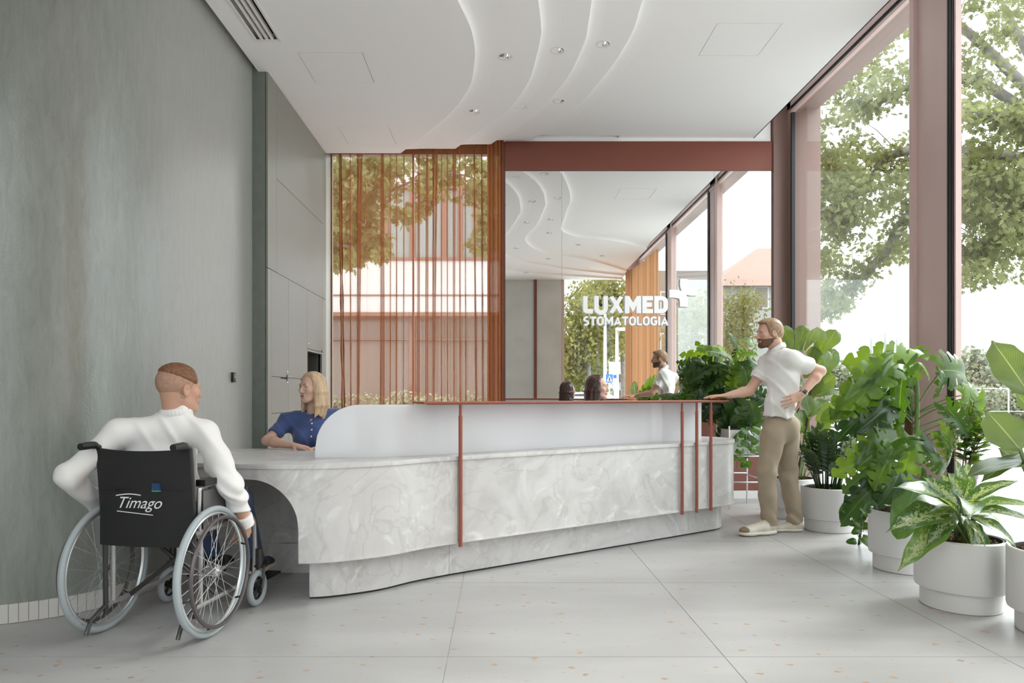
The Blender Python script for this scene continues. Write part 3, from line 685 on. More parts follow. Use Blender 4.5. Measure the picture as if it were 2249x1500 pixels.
sign = thing('wall_sign', (1.3, YM-.04, 1.95), 'raised white lettering and curved cross emblem mounted on the mirror', 'sign')
def word(txt, pxa, pxb, pya, pyb, wt, gap):
    size = sz(pya)-sz(pyb); tot = sum(glyph(c, wt)[0] for c in txt)+gap*(len(txt)-1)
    ws_ = (sx0(pxb)-sx0(pxa))/size/tot; X = sx0(pxa)
    for c in txt:
        mb = MB(); a = letter(mb, c, X, sz(pyb), size, ws_, .026, wt, YM-.045)
        mb.ob('letter', SIGN, sign); X += a+gap*size*ws_
word('LUXMED', 1281, 1467, 650, 688, .25, .085)
word('STOMATOLOGIA', 1281, 1468, 695, 714.5, .20, .10)
def emblem(pts, wid):
    pts = smoothpath([Vector((sx0(x), sz(y), 0)) for x, y in pts], 6); n = len(pts)
    V = []
    for i, p in enumerate(pts):
        d = (pts[min(i+1, n-1)]-pts[max(i-1, 0)]).normalized(); nr = Vector((-d.y, d.x, 0)); h = wid/2*(1.0 if 3 < i < n-4 else .98)
        for q in (p+nr*h, p-nr*h): V += [(q.x, YM-.046, q.y), (q.x, YM-.02, q.y)]
    F = []
    for i in range(n-1):
        a, b = 4*i, 4*i+4; F += [(a, a+2, b+2, b), (a+1, b+1, b+3, a+3), (a, b, b+1, a+1), (a+2, a+3, b+3, b+2)]
    F += [(0, 1, 3, 2), (4*n-4, 4*n-2, 4*n-1, 4*n-3)]
    MB().add(V, F).ob('emblem_arm', SIGN, sign)
emblem([(1470.5, 645), (1484, 645), (1497, 649), (1502, 659), (1502, 673.5)], .088)
emblem([(1502, 612.5), (1502, 626), (1506, 636), (1517, 641), (1532, 641)], .080)

# ================================================================ WHEELCHAIR
TYRE = mat('grey_tyre', (.36, .40, .42), .55); RIMM = mat('silver_rim', (.66, .67, .68), .3, .8); HRIM = mat('dark_handrim', (.10, .085, .085), .35, .3)
FABR = mat('black_nylon', (.013, .012, .013), .75, bump=.15, bscale=400); TUBE = mat('silver_lacquered_tube', (.50, .48, .47), .3, .6); TUBED = mat('dark_grey_tube', (.06, .055, .055), .35, .4)
wc = thing('wheelchair', (-1.63, 3.34, 0), 'folding wheelchair with black nylon back and grey tyres, in front of the green wall', 'wheelchair')
HD = radians(8); Cw = Vector((-1.625, 3.33, 0)); fw = Vector((sin(HD), cos(HD), 0)); rt = Vector((cos(HD), -sin(HD), 0)); UP = Vector((0, 0, 1))
MW = Matrix(((rt.x, fw.x, 0, Cw.x), (rt.y, fw.y, 0, Cw.y), (0, 0, 1, 0), (0, 0, 0, 1)))     # local: x right, y forward
def wob(mb, name, m, par=None, **k): return mb.ob(name, m, par or wc, M=MW, smooth='auto', **k)
def circ(cx, cy, cz, r, n=64): return [(cx, cy+r*cos(2*pi*i/n), cz+r*sin(2*pi*i/n)) for i in range(n)]
for sg in (-1, 1):
    X = sg*.275
    tyre = wob(MB().tube(circ(X, 0, .305, .2895), .0155, 12, True), 'rear_wheel', TYRE)
    wob(MB().tube(circ(X, 0, .305, .269), .009, 8, True), 'rim', RIMM, tyre)
    wob(MB().tube(circ(X+sg*.045, 0, .305, .252, 56), .0095, 8, True), 'handrim', HRIM, tyre)
    h = MB().tube([(X-.03, 0, .305), (X-.028, 0, .305), (X+.028, 0, .305), (X+.03, 0, .305)], [.018, .026, .026, .018], 16).tube([(X-.035, 0, .305), (X+.042, 0, .305)], .008, 8)
    wob(h, 'hub', STEEL, tyre)
    for k in range(6):
        a = 2*pi*k/6+.3; wob(MB().tube([(X+sg*.008, .265*cos(a), .305+.265*sin(a)), (X+sg*.045, .252*cos(a), .305+.252*sin(a))], .005, 6), 'handrim_bracket', TUBED, tyre)
    sp = MB().tube([(0, 0, 0), (0, 0, 1)], .00125, 5).me('spoke', RIMM)
    for k in range(32):
        a = 2*pi*k/32; side = 1 if k % 2 else -1; tw = (.9 if (k//2) % 2 else -.9)
        p0 = MW @ Vector((X+side*.024, .024*cos(a+tw*1.6), .305+.024*sin(a+tw*1.6))); p1 = MW @ Vector((X, .264*cos(a), .305+.264*sin(a)))
        d = p1-p0; M = basis(p0, d.cross(UP if abs(d.normalized().z) < .99 else rt), d, 1)
        zc = d.normalized(); xc = zc.orthogonal().normalized(); yc = zc.cross(xc); M = Matrix(((xc.x, yc.x, d.x, p0.x), (xc.y, yc.y, d.y, p0.y), (xc.z, yc.z, d.z, p0.z), (0, 0, 0, 1)))
        place('spoke', sp, M, tyre)
    # casters
    cx_ = sg*.255; cy_ = .47
    cst = wob(MB().tube(circ(cx_, cy_, .095, .078, 40), .0175, 10, True), 'caster_wheel', TYRE)
    m = MB().tube(circ(cx_, cy_, .095, .058, 32), .007, 6, True)
    for k in range(4): a = pi/4+k*pi/2; m.tube([(cx_, cy_, .095), (cx_, cy_+.058*cos(a), .095+.058*sin(a))], .009, 6)
    m.tube([(cx_-.022, cy_, .095), (cx_+.022, cy_, .095)], .014, 10); wob(m, 'caster_hub', BLACK, cst)
    m = MB()
    for s2 in (-1, 1): m.tube([(cx_+s2*.03, cy_, .095), (cx_+s2*.03, cy_+.02, .15), (cx_+s2*.026, cy_+.03, .205)], .007, 8)
    m.tube([(cx_-.03, cy_+.03, .205), (cx_+.03, cy_+.03, .205)], .012, 8).tube([(cx_, cy_+.03, .2), (cx_, cy_+.03, .30)], .016, 10); wob(m, 'caster_fork', TUBED, cst)
    # side frame
    xf = sg*.225
    wob(MB().tube(smoothpath([(xf, -.07, .10), (xf, -.075, .40), (xf, -.08, .62), (xf, -.10, .86), (xf, -.12, .895), (xf, -.17, .905)], 5), .0115, 10), 'back_post', TUBED)
    wob(MB().tube(smoothpath([(xf, -.14, .9), (xf, -.16, .905), (xf, -.235, .902)], 3), [.016]+[.0175]*5+[.016], 12), 'push_handle', BLACK)
    wob(MB().tube(smoothpath([(xf, -.07, .145), (xf, .25, .145), (xf, .46, .155), (xf, .50, .21), (xf, .50, .42), (xf, .47, .475), (xf, .40, .49), (xf, -.07, .49)], 5), .0115, 10), 'side_frame', TUBE)
    wob(MB().tube([(xf, -.02, .145), (xf, -.02, .49)], .0115, 8).tube([(xf-sg*.0, 0, .305), (xf+sg*.04, 0, .305)], .018, 10), 'axle_mount', TUBE)
    wob(MB().tube(smoothpath([(xf, -.03, .49), (xf, -.03, .66), (xf, 0, .70), (xf, .25, .70), (xf, .30, .66), (xf, .30, .49)], 5), .010, 8), 'armrest_frame', TUBE)
    wob(MB().box(xf-.024, xf+.024, -.02, .27, .705, .735), 'armrest_pad', BLACK)
    wob(MB().box(xf-.003, xf+.003, 0, .27, .50, .68), 'side_guard', mat('side_guard_plastic', (.16, .15, .15), .4))
    wob(MB().tube([(xf+sg*.03, .20, .50), (xf+sg*.05, .30, .60), (xf+sg*.05, .32, .66)], .007, 6), 'brake_lever', TUBED)
    # legrest and footplate
    lx = sg*.17
    fr = wob(MB().tube(smoothpath([(xf, .50, .44), (lx+sg*.03, .55, .43), (lx, .62, .30), (lx, .68, .12)], 5), .010, 8), 'legrest', TUBE)
    wob(MB().box(lx-.075-.0, lx+.075, .62, .78, .10, .112), 'footplate', BLACK, fr, bevel=.003)
    wob(MB().tube([(xf, -.07, .145), (xf, -.17, .10), (xf, -.20, .045)], .010, 8), 'anti_tip_bar', TUBED)
# cross brace and seat
wob(MB().tube([(-.225, .10, .145), (.225, .10, .485)], .0115, 8), 'cross_brace', TUBED); wob(MB().tube([(.225, .14, .145), (-.225, .14, .485)], .0115, 8), 'cross_brace', TUBED)
wob(MB().box(-.222, .222, -.05, .42, .492, .525), 'seat', FABR)
# sling back
V = []; n = 16
for r in range(13):
    z = .435+.455*r/12
    for i in range(n+1):
        x = -.235+.47*i/n; sag = .028*(1-(2*i/n-1)**2); yb = -.085-.028*max(0, (z-.6)/.28)
        V.append((x, yb-sag+.0-.012, z-.012*(1-(2*i/n-1)**2)*(r/12)))
k = len(V); V += [(x, y+.016, z) for x, y, z in V]; F = []
for r in range(12):
    for i in range(n): a = r*(n+1)+i; F += [(a, a+1, a+n+2, a+n+1), (k+a, k+a+n+1, k+a+n+2, k+a+1)]
for i in range(n): F += [(i, k+i, k+i+1, i+1), (12*(n+1)+i, 12*(n+1)+i+1, k+12*(n+1)+i+1, k+12*(n+1)+i)]
for r in range(12): a = r*(n+1); b = a+n; F += [(a, a+n+1, k+a+n+1, k+a), (b, k+b, k+b+n+1, b+n+1)]
bk = wob(MB().add(V, F), 'backrest', FABR)
wob(MB().box(-.20, .20, -.135, -.132, .70, .702), 'seam', BLACK, bk)
# printed script word and small label on the backrest
def text(body, size, matn, M, name, parent, ext=.0004, shear=0, off=0, align='CENTER'):
    c = bpy.data.curves.new(name, 'FONT'); c.body = body; c.size = size; c.extrude = ext; c.shear = shear; c.offset = off; c.align_x = align
    o = bpy.data.objects.new(name, c); COL.objects.link(o); bpy.context.view_layer.update()
    me = bpy.data.meshes.new_from_object(o.evaluated_get(bpy.context.evaluated_depsgraph_get())); bpy.data.objects.remove(o)
    me.materials.clear(); me.materials.append(matn); return place(name, me, M, parent)
PRN = mat('white_print', (.78, .77, .77), .5)
# rear face of the backrest, lettering reads from behind the chair
def backM(lx, z, y=-.142):
    o = MW @ Vector((lx, y, z)); return Matrix(((rt.x, 0, -fw.x, o.x), (rt.y, 0, -fw.y, o.y), (0, 1, 0, o.z), (0, 0, 0, 1)))
text('Timago', .075, PRN, backM(-.015, .615, -.132), 'printed_word', bk, shear=.45)
MB().tube(smoothpath([(-.125, -.1335, .672), (-.06, -.1345, .680), (.0, -.1355, .675)], 5), .0028, 6).ob('print_swash', PRN, bk, M=MW)
MB().tube(smoothpath([(-.12, -.1335, .60), (-.02, -.1355, .592), (.06, -.1345, .585)], 5), .0022, 6).ob('print_swash', PRN, bk, M=MW)
MB().box(.062, .10, -.1465, -.132, .70, .732).ob('fabric_label', mat('navy_label', (.02, .05, .14), .6), bk, M=MW)
MB().box(.062, .10, -.1467, -.132, .694, .700).ob('fabric_label', mat('green_label', (.05, .30, .12), .6), bk, M=MW)

# ================================================================ PLANT POTS
def pot(x, y, label, h=.37, r=.218, base=.19, soil=True, **k):
    t = thing('plant_pot', (x, y, 0), label, 'plant pot', 'stepped white planters by the window')
    MB().lathe([(.0, .006), (base-.012, .006), (base-.006, 0), (base, .005), (base, .098), (r-.02, .100), (r-.004, .106), (r, .122), (r, h-.006), (r-.006, h), (r-.016, h), (r-.02, h-.006), (r-.02, h-.05)], (x, y, 0), 64).ob('pot_body', POT, t, smooth='auto')
    MB().lathe([(r-.024, h-.006), (r-.03, h-.004), (r-.034, h-.03)], (x, y, 0), 48).ob('inner_liner', BLACK, t, smooth='auto')
    rnd = random.Random(int(x*1000)); m = MB().lathe([(r-.02, h-.035), (r*.5, h-.026), (.0001, h-.024)], (x, y, 0), 32)
    m.ob('soil', SOIL, t, smooth='auto')
    m = MB()
    for i in range(260):
        a = rnd.uniform(0, 2*pi); q = (r-.04)*sqrt(rnd.random()); c = Vector((x+q*cos(a), y+q*sin(a), h-.024+rnd.uniform(0, .008)))
        u = Vector((rnd.uniform(-1, 1), rnd.uniform(-1, 1), rnd.uniform(-.4, .4))).normalized(); v = u.orthogonal().normalized()
        m.obox(c, u*rnd.uniform(.006, .013), v*rnd.uniform(.003, .007), u.cross(v)*.002)
    o = m.ob('bark_chips', SOIL, t); o['kind'] = 'stuff'
    return t
pot(2.49, 3.76, 'stepped white round planter holding the silver-variegated plant', h=.372)
pot(2.66, 4.56, 'stepped white round planter holding the large monstera', h=.386)
pot(2.79, 5.90, 'stepped white round planter holding the dark glossy zamioculcas', h=.365)
pot(2.695, 3.325, 'stepped white round planter cut off by the right edge of the photo', h=.40, r=.225)
pot(2.735, 6.52, 'stepped white round planter half hidden behind the standing man', h=.372)
# ================================================================ SOFT-BODY MODELLER (signed distance field -> quads)
def nets(Fd, org, h):
    nx, ny, nz_ = Fd.shape; S = Fd < 0
    act = np.zeros((nx-1, ny-1, nz_-1), dtype=bool); all_ = np.ones_like(act)
    for dx in (0, 1):
        for dy in (0, 1):
            for dz in (0, 1):
                c = S[dx:nx-1+dx, dy:ny-1+dy, dz:nz_-1+dz]; act |= c; all_ &= c
    act &= ~all_
    I = np.argwhere(act); cnt = np.zeros(len(I)); pos = np.zeros((len(I), 3))
    C = [(0, 0, 0), (1, 0, 0), (0, 1, 0), (1, 1, 0), (0, 0, 1), (1, 0, 1), (0, 1, 1), (1, 1, 1)]
    for a, b in ((0, 1), (2, 3), (4, 5), (6, 7), (0, 2), (1, 3), (4, 6), (5, 7), (0, 4), (1, 5), (2, 6), (3, 7)):
        oa, ob_ = np.array(C[a]), np.array(C[b]); A = Fd[tuple((I+oa).T)]; B = Fd[tuple((I+ob_).T)]
        x = (A < 0) != (B < 0); t = np.where(x, A/np.where(x, A-B, 1), 0)
        pos[x] += (I+oa)[x]+(ob_-oa)*t[x, None]; cnt[x] += 1
    pos /= cnt[:, None]; V = pos*h+np.array(org)
    ids = -np.ones(act.shape, dtype=np.int64); ids[tuple(I.T)] = np.arange(len(I))
    Q = []
    for ax in range(3):
        o = [0, 0, 0]; sl0 = [slice(1, -1)]*3; sl0[ax] = slice(0, -1); sl1 = [slice(1, -1)]*3; sl1[ax] = slice(1, None)
        A = S[tuple(sl0)]; B = S[tuple(sl1)]; e = np.argwhere(A != B); off = np.array([1, 1, 1]); off[ax] = 0; g = e+off
        u, v = [i for i in range(3) if i != ax]; du = np.zeros(3, int); du[u] = 1; dv = np.zeros(3, int); dv[v] = 1
        q = np.stack([ids[tuple((g-du-dv).T)], ids[tuple((g-dv).T)], ids[tuple(g.T)], ids[tuple((g-du).T)]], 1)
        fl = A[tuple(e.T)]; fl = fl if ax != 1 else ~fl
        q[~fl] = q[~fl][:, ::-1]; Q.append(q)
    return V, np.concatenate(Q)
class Sdf:
    def __init__(s, h=.005): s.ops = []; s.h = h
    def add(s, fn, lo, hi, k=.02, op='u'): s.ops.append((fn, np.array(lo, float), np.array(hi, float), k, op)); return s
    def cap(s, a, b, ra, rb=None, k=.02, flat=None, op='u', grow=0):
        a, b = np.array(a, float), np.array(b, float); rb = ra if rb is None else rb; ra += grow; rb += grow
        R = max(ra, rb)*(1 if flat is None else max(1, flat[1])); ab = b-a; L2 = max(1e-9, ab @ ab)
        if flat is not None: fn_ = np.array(flat[0], float); fn_ = fn_/np.linalg.norm(fn_); fs = flat[1]
        def f(p):
            d = p-a; t = np.clip((d @ ab)/L2, 0, 1); v = d-t[..., None]*ab
            if flat is not None: v = v+(v @ fn_)[..., None]*fn_*(1/fs-1)
            return (np.sqrt((v*v).sum(-1))-(ra+(rb-ra)*t))*(1 if flat is None else min(1, fs))
        return s.add(f, np.minimum(a, b)-R, np.maximum(a, b)+R, k, op)
    def ell(s, c, r, ax=None, k=.02, op='u', grow=0):
        c = np.array(c, float); r = np.array(r, float)+grow; M = np.eye(3) if ax is None else np.array([list(a) for a in ax], float)
        def f(p):
            q = (p-c) @ M.T; k0 = np.sqrt(((q/r)**2).sum(-1)); k1 = np.sqrt(((q/(r*r))**2).sum(-1))
            return k0*(k0-1)/np.maximum(k1, 1e-6)
        R = r.max(); return s.add(f, c-R, c+R, k, op)
    def half(s, p0, n, k=.004):     # cut away the side n points to
        p0 = np.array(p0, float); n = np.array(n, float); n /= np.linalg.norm(n)
        return s.add(lambda p: -((p-p0) @ n), (-99,)*3, (99,)*3, k, 's')
    def disp(s, fn): s.ops.append((fn, None, None, 0, 'd')); return s
    def build(s):
        U = [o for o in s.ops if o[4] == 'u']; lo = np.min([o[1] for o in U], 0)-.03; hi = np.max([o[2] for o in U], 0)+.03; h = s.h
        n = np.ceil((hi-lo)/h).astype(int)+1; Fd = np.full(n, .08, dtype=np.float32)
        ax = [lo[i]+h*np.arange(n[i]) for i in range(3)]
        for fn, l, u, k, op in s.ops:
            if op == 'd': i0, i1 = np.zeros(3, int), n
            else:
                m = k+.025; i0 = np.clip(((l-m-lo)/h).astype(int), 0, n); i1 = np.clip(((u+m-lo)/h).astype(int)+2, 0, n)
            if (i1 <= i0).any(): continue
            for xs in range(i0[0], i1[0], 24):
                xe = min(i1[0], xs+24)
                sl = (slice(xs, xe), slice(i0[1], i1[1]), slice(i0[2], i1[2]))
                G_ = np.stack(np.meshgrid(ax[0][sl[0]], ax[1][sl[1]], ax[2][sl[2]], indexing='ij'), -1); A = Fd[sl]
                if op == 'd':
                    near = np.abs(A) < .03; B = np.zeros_like(A); B[near] = fn(G_[near]); Fd[sl] = A+B; continue
                B = fn(G_)
                if op == 'u': hh = np.clip(.5+.5*(A-B)/k, 0, 1); Fd[sl] = A*(1-hh)+B*hh-k*hh*(1-hh)
                elif op == 's': B = -B; hh = np.clip(.5-.5*(A-B)/k, 0, 1); Fd[sl] = A*(1-hh)+B*hh+k*hh*(1-hh)
                elif op == 'i': hh = np.clip(.5-.5*(A-B)/k, 0, 1); Fd[sl] = A*(1-hh)+B*hh+k*hh*(1-hh)
        Fd[0] = Fd[-1] = .05; Fd[:, 0] = Fd[:, -1] = .05; Fd[:, :, 0] = Fd[:, :, -1] = .05
        return nets(Fd, lo, h)
def npmesh(name, parts, m):
    V = np.concatenate([p[0] for p in parts]); o = 0; Fs = []
    for v, f in parts: Fs.append(f+o); o += len(v)
    Fq = np.concatenate(Fs); me = bpy.data.meshes.new(name)
    me.vertices.add(len(V)); me.vertices.foreach_set('co', V.astype(np.float32).ravel())
    me.loops.add(Fq.size); me.loops.foreach_set('vertex_index', Fq.astype(np.int32).ravel())
    me.polygons.add(len(Fq)); me.polygons.foreach_set('loop_start', np.arange(0, Fq.size, 4, dtype=np.int32)); me.polygons.foreach_set('loop_total', np.full(len(Fq), 4, dtype=np.int32))
    me.polygons.foreach_set('use_smooth', [True]*len(Fq)); me.update(); me.validate()
    bm = bmesh.new(); bm.from_mesh(me)
    for _ in range(2): bmesh.ops.smooth_vert(bm, verts=bm.verts, factor=.45, use_axis_x=True, use_axis_y=True, use_axis_z=True)
    bmesh.ops.recalc_face_normals(bm, faces=bm.faces); bm.to_mesh(me); bm.free()
    me.materials.append(m); return me
def sob(name, parts, m, parent, **k): return link(name, npmesh(name, parts if isinstance(parts, list) else [parts], m), None, parent, **k)
def skinmat(name, col):
    m = mat(name, col, .5, spec=.35, var=.08, vscale=9); b = m.node_tree.nodes['Principled BSDF']
    b.inputs['Subsurface Weight'].default_value = .12; b.inputs['Subsurface Radius'].default_value = (.02, .008, .004); b.inputs['Subsurface Scale'].default_value = .5
    return m
SKIN = skinmat('skin_fair', (.60, .36, .27)); SKIN2 = skinmat('skin_light', (.62, .40, .31)); SKIN3 = skinmat('skin_warm', (.56, .32, .225))
LIP = mat('lips', (.46, .17, .15), .4); EYEW = mat('eye_white', (.75, .73, .7), .2); IRIS = mat('iris', (.06, .07, .08), .2)
class Head:
    """local axes: r (the person's right), f (forward), u (up); centre between the ears"""
    def __init__(s, c, f, u=(0, 0, 1), sc=1.0, skin=None):
        s.c = Vector(c); s.f = Vector(f).normalized(); u = Vector(u); s.r = s.f.cross(u).normalized(); s.u = s.r.cross(s.f); s.s = sc; s.ax = (s.r, s.f, s.u); s.skin = skin
    def p(s, x, y, z): return tuple(s.c+(s.r*x+s.f*y+s.u*z)*s.s)
    def base(s, D, male=True, grow=0, face=True):
        q = s.s; j = .006 if male else 0
        D.ell(s.p(0, -.018, .036), (.0745*q, .094*q, .082*q), s.ax, .02, grow=grow)
        D.ell(s.p(0, .022, -.02), (.060*q, .066*q, .088*q), s.ax, .03, grow=grow)
        for sg in (-1, 1):
            D.cap(s.p(sg*.052, -.005, -.045), s.p(sg*(.022+j), .062, -.088), (.020+j*.5)*q, .018*q, .022, grow=grow)
            D.ell(s.p(sg*.040, .058, -.014), (.024*q, .022*q, .022*q), s.ax, .018, grow=grow)
        D.ell(s.p(0, .070, -.093), ((.020+j)*q, .018*q, .016*q), s.ax, .02, grow=grow)
        if face:
            D.cap(s.p(-.034, .074, .026), s.p(.034, .074, .026), .010*q, None, .014)
            for sg in (-1, 1):
                D.ell(s.p(sg*.030, .089, .0095), (.0175*q, .021*q, .0115*q), s.ax, .006, 's')
                for a, b, c in (((.017, .072, .013), (.030, .0775, .0195), .0034), ((.030, .0775, .0195), (.044, .068, .013), .0034), ((.017, .071, .007), (.030, .0755, .0025), .0028), ((.030, .0755, .0025), (.044, .067, .009), .0028)): D.cap(s.p(sg*a[0], a[1], a[2]), s.p(sg*b[0], b[1], b[2]), c*q, None, .004)
            D.cap(s.p(0, .084, .016), s.p(0, .103, -.024), .0075*q, .011*q, .008)
            for sg in (-1, 1): D.ell(s.p(sg*.012, .094, -.028), (.009*q, .010*q, .008*q), s.ax, .005)
            D.cap(s.p(-.018, .084, -.052), s.p(.018, .084, -.052), .0065*q, None, .008, (s.f, 1.1)); D.cap(s.p(-.015, .083, -.062), s.p(.015, .083, -.062), .0075*q, None, .006)
            for sg in (-1, 1):
                D.ell(s.p(sg*.079, -.006, -.004), (.009*q, .019*q, .031*q), s.ax, .006); D.ell(s.p(sg*.087, -.004, -.002), (.006*q, .010*q, .017*q), s.ax, .004, 's')
        return D
    def extras(s, parent, brow, male=True):
        q = s.s
        for sg in (-1, 1):
            e = MB(); c = Vector(s.p(sg*.0305, .0668, .0105)); M = Matrix.Identity(4)
            for k in range(3): M[k][0] = s.r[k]; M[k][1] = s.u[k]*-1; M[k][2] = s.f[k]; M[k][3] = c[k]
            e.lathe([(.0115*q*sin(a), .0115*q*cos(a)) for a in [pi*i/10 for i in range(11)]], n=16); ey = e.ob('eye', EYEW, parent, True, M=M)
            i = MB().lathe([(.0001, .0119*q), (.0028*q, .0117*q), (.0052*q, .0107*q)], n=16).ob('iris', IRIS, ey, True, M=M)
            b = Sdf(.0025); b.cap(s.p(sg*.014, .0855, .0275), s.p(sg*.030, .083, .032), .0032*q, .0032*q, .004); b.cap(s.p(sg*.030, .083, .032), s.p(sg*.046, .071, .028), .0032*q, .0018*q, .004); sob('eyebrow', b.build(), brow, parent)
        l = Sdf(.0025); l.cap(s.p(-.019, .0865, -.0525), s.p(.019, .0865, -.0525), .0052*q, None, .003); l.cap(s.p(-.015, .0865, -.0615), s.p(.015, .0865, -.0615), .006*q, None, .003); sob('lips', l.build(), LIP, parent)
def hand(w, d, n, left, curl=(.25, .3, .25), spread=.09, sc=1.0, thumb=None, h=.0028, k=.004):
    """w wrist, d direction of the fingers, n back-of-hand normal. fingers curl away from n"""
    D = Sdf(h); w = Vector(w); d = Vector(d).normalized(); n = Vector(n); n = (n-d*n.dot(d)).normalized(); s_ = d.cross(n)      # s_: thumb side
    if left: s_ = -s_
    q = sc; p = lambda x, y, z: w+(s_*x+d*y+n*z)*q
    D.cap(p(0, -.03, 0), p(0, .018, 0), .026*q, .026*q, .012, (n, .72))
    ks = [(.030, .088, .0), (.010, .094, .003), (-.011, .090, .002), (-.030, .080, -.002)]; Ls = [(.040, .024, .019), (.044, .028, .020), (.041, .026, .020), (.032, .019, .017)]
    for i, ((x, y, z), Lg) in enumerate(zip(ks, Ls)):
        D.cap(p(x*.55, .012, 0), p(x, y, z), .014*q, .0105*q, .012, (n, .85))
        a = 0; cur = p(x, y, z); r = (.0098, .0100, .0095, .0085)[i]
        sp = (x*spread/.03)
        for j in range(3):
            a += curl[j]*(1+.1*i) if not isinstance(curl[0], (list, tuple)) else curl[i][j]
            dr = (d*cos(a)-n*sin(a)+s_*sp*cos(a)).normalized(); nx = cur+dr*Lg[j]*q
            D.cap(cur, nx, (r-.0009*j)*q, (r-.0009*(j+1))*q, .003); cur = nx
    th = thumb or [(.7, .7, -.25), (.45, .9, -.2), (.2, 1, -.15)]
    cur = p(.020, .022, -.004); tl = (.042, .032, .026); r = .0135
    for j in range(3):
        x, y, z = th[j]; dr = (s_*x+d*y+n*z).normalized(); nx = cur+dr*tl[j]*q
        D.cap(cur, nx, r*q, (r-.0018)*q, .008 if j == 0 else .004); r -= .0018; cur = nx
    return D.build()
def wrinkle(amp, f, seed=0, dirv=(1, .4, .8)):
    rnd = np.random.RandomState(seed); ph = rnd.uniform(0, 6, 6); d = np.array(dirv)
    def fn(p):
        x, y, z = p[..., 0], p[..., 1], p[..., 2]
        w_ = np.sin(6*x+ph[0]+3*z)+np.sin(7*y+ph[1]-4*z)
        g1 = np.sin(f*(x*d[0]+y*d[1]+z*d[2])+1.6*w_+ph[2]); g2 = np.sin(f*.8*(x*d[0]-y*d[1]-z*d[2]*.8)+1.9*w_+ph[3]); m1 = .5+.5*np.sin(8*x+5*z+ph[4]); m2 = .5+.5*np.sin(7*y-9*z+ph[5])
        return -amp*1.5*(np.exp(-(g1/.45)**2)*m1+np.exp(-(g2/.4)**2)*m2)+amp*.6
    return fn
def hairy(amp, f, axis, seed=0):
    amp *= .7
    a = Vector(axis).normalized(); b = a.orthogonal().normalized(); c = a.cross(b); a, b, c = map(np.array, (a, b, c))
    def fn(p):
        u, v, w_ = p @ b, p @ c, p @ a
        return amp*(np.sin(f*(u+v)+3*np.sin(5*w_+seed)+1.5*np.sin(22*u))+.7*np.sin(f*1.7*(u-v)+2*np.sin(4*w_+1+seed)))
    return fn
def strands(hr, H, seed, lens):
    rnd = random.Random(seed)
    for i in range(30):
        a = radians(-38)+radians(256)*i/29+radians(90)*0     # round the back from ear to ear
        ang = radians(62)+radians(236)*i/29; x, y = sin(ang), cos(ang); r = rnd.uniform(.011, .016); L_ = (lens[0] if x > 0 else lens[1])+rnd.uniform(-.02, .02)
        p0 = H.p(.070*x, -.016+.088*y, .045); p1 = H.p(.083*x, -.020+.098*y, -.03); p2 = H.p(.088*x+rnd.uniform(-.006, .006), -.022+.094*y, -.13); p3 = H.p(.086*x+rnd.uniform(-.012, .012), -.015+.088*y+.01, L_)
        hr.cap(p0, p1, r, r, .012); hr.cap(p1, p2, r, r*1.05, .012); hr.cap(p2, p3, r*1.05, r*.35, .012)
from mathutils.bvhtree import BVHTree
def onto(o, px, py):
    W_ = wl(o); bv = BVHTree.FromPolygons([v.co+W_ for v in o.data.vertices], [tuple(p.vertices) for p in o.data.polygons]); d = (P(px, py, 5)-Vector((0, 0, CH))).normalized()
    h = bv.ray_cast(Vector((0, 0, CH)), d); return h[0] if h[0] is not None else P(px, py, 5)
def collar(c, ax_, r, m, parent, fwd, open_=0, half=.5, dip=.0, th=.0055, tall=2.2):
    a = Vector(ax_).normalized(); f = (Vector(fwd)-a*Vector(fwd).dot(a)).normalized(); s_ = a.cross(f); D = Sdf(.0032); n = 28
    for i in range(n):
        t0, t1 = 2*pi*i/n, 2*pi*(i+1)/n
        if abs(((t0+t1)/2+pi) % (2*pi)-pi) < open_: continue
        q = lambda t: tuple(c+f*r*cos(t)+s_*r*sin(t)-a*dip*max(0, cos(t)))
        D.cap(q(t0), q(t1), th, None, .006, (a, tall))
    return sob('collar', D.build(), m, parent)
SHOE_I = [0]
def torso(D, pel, chest, neck, sL, sR, r_pel=.14, r_w=.125, r_ch=.15, right=None, depth=.68, grow=0, k=.05, rs=.054):
    """right = unit vector to the person's right"""
    pel, chest, neck, sL, sR = map(Vector, (pel, chest, neck, sL, sR)); rv = Vector(right).normalized(); up = (chest-pel).normalized(); fv = up.cross(rv).normalized()
    mid = pel.lerp(chest, .5)
    D.ell(pel, (r_pel*1.18, r_pel*.85, r_pel*.95), (rv, fv, up), k, grow=grow)
    D.ell(mid, (r_w*1.08, r_w*.82, .15), (rv, fv, up), k, grow=grow)
    D.ell(chest, (r_ch*1.08, r_ch*.76, .17), (rv, fv, up), k, grow=grow)
    D.cap(sL, sR, rs, None, k, grow=grow)
    D.cap(neck-up*.05, sL, .05, .05, k, grow=grow); D.cap(neck-up*.05, sR, .05, .05, k, grow=grow)
    return fv
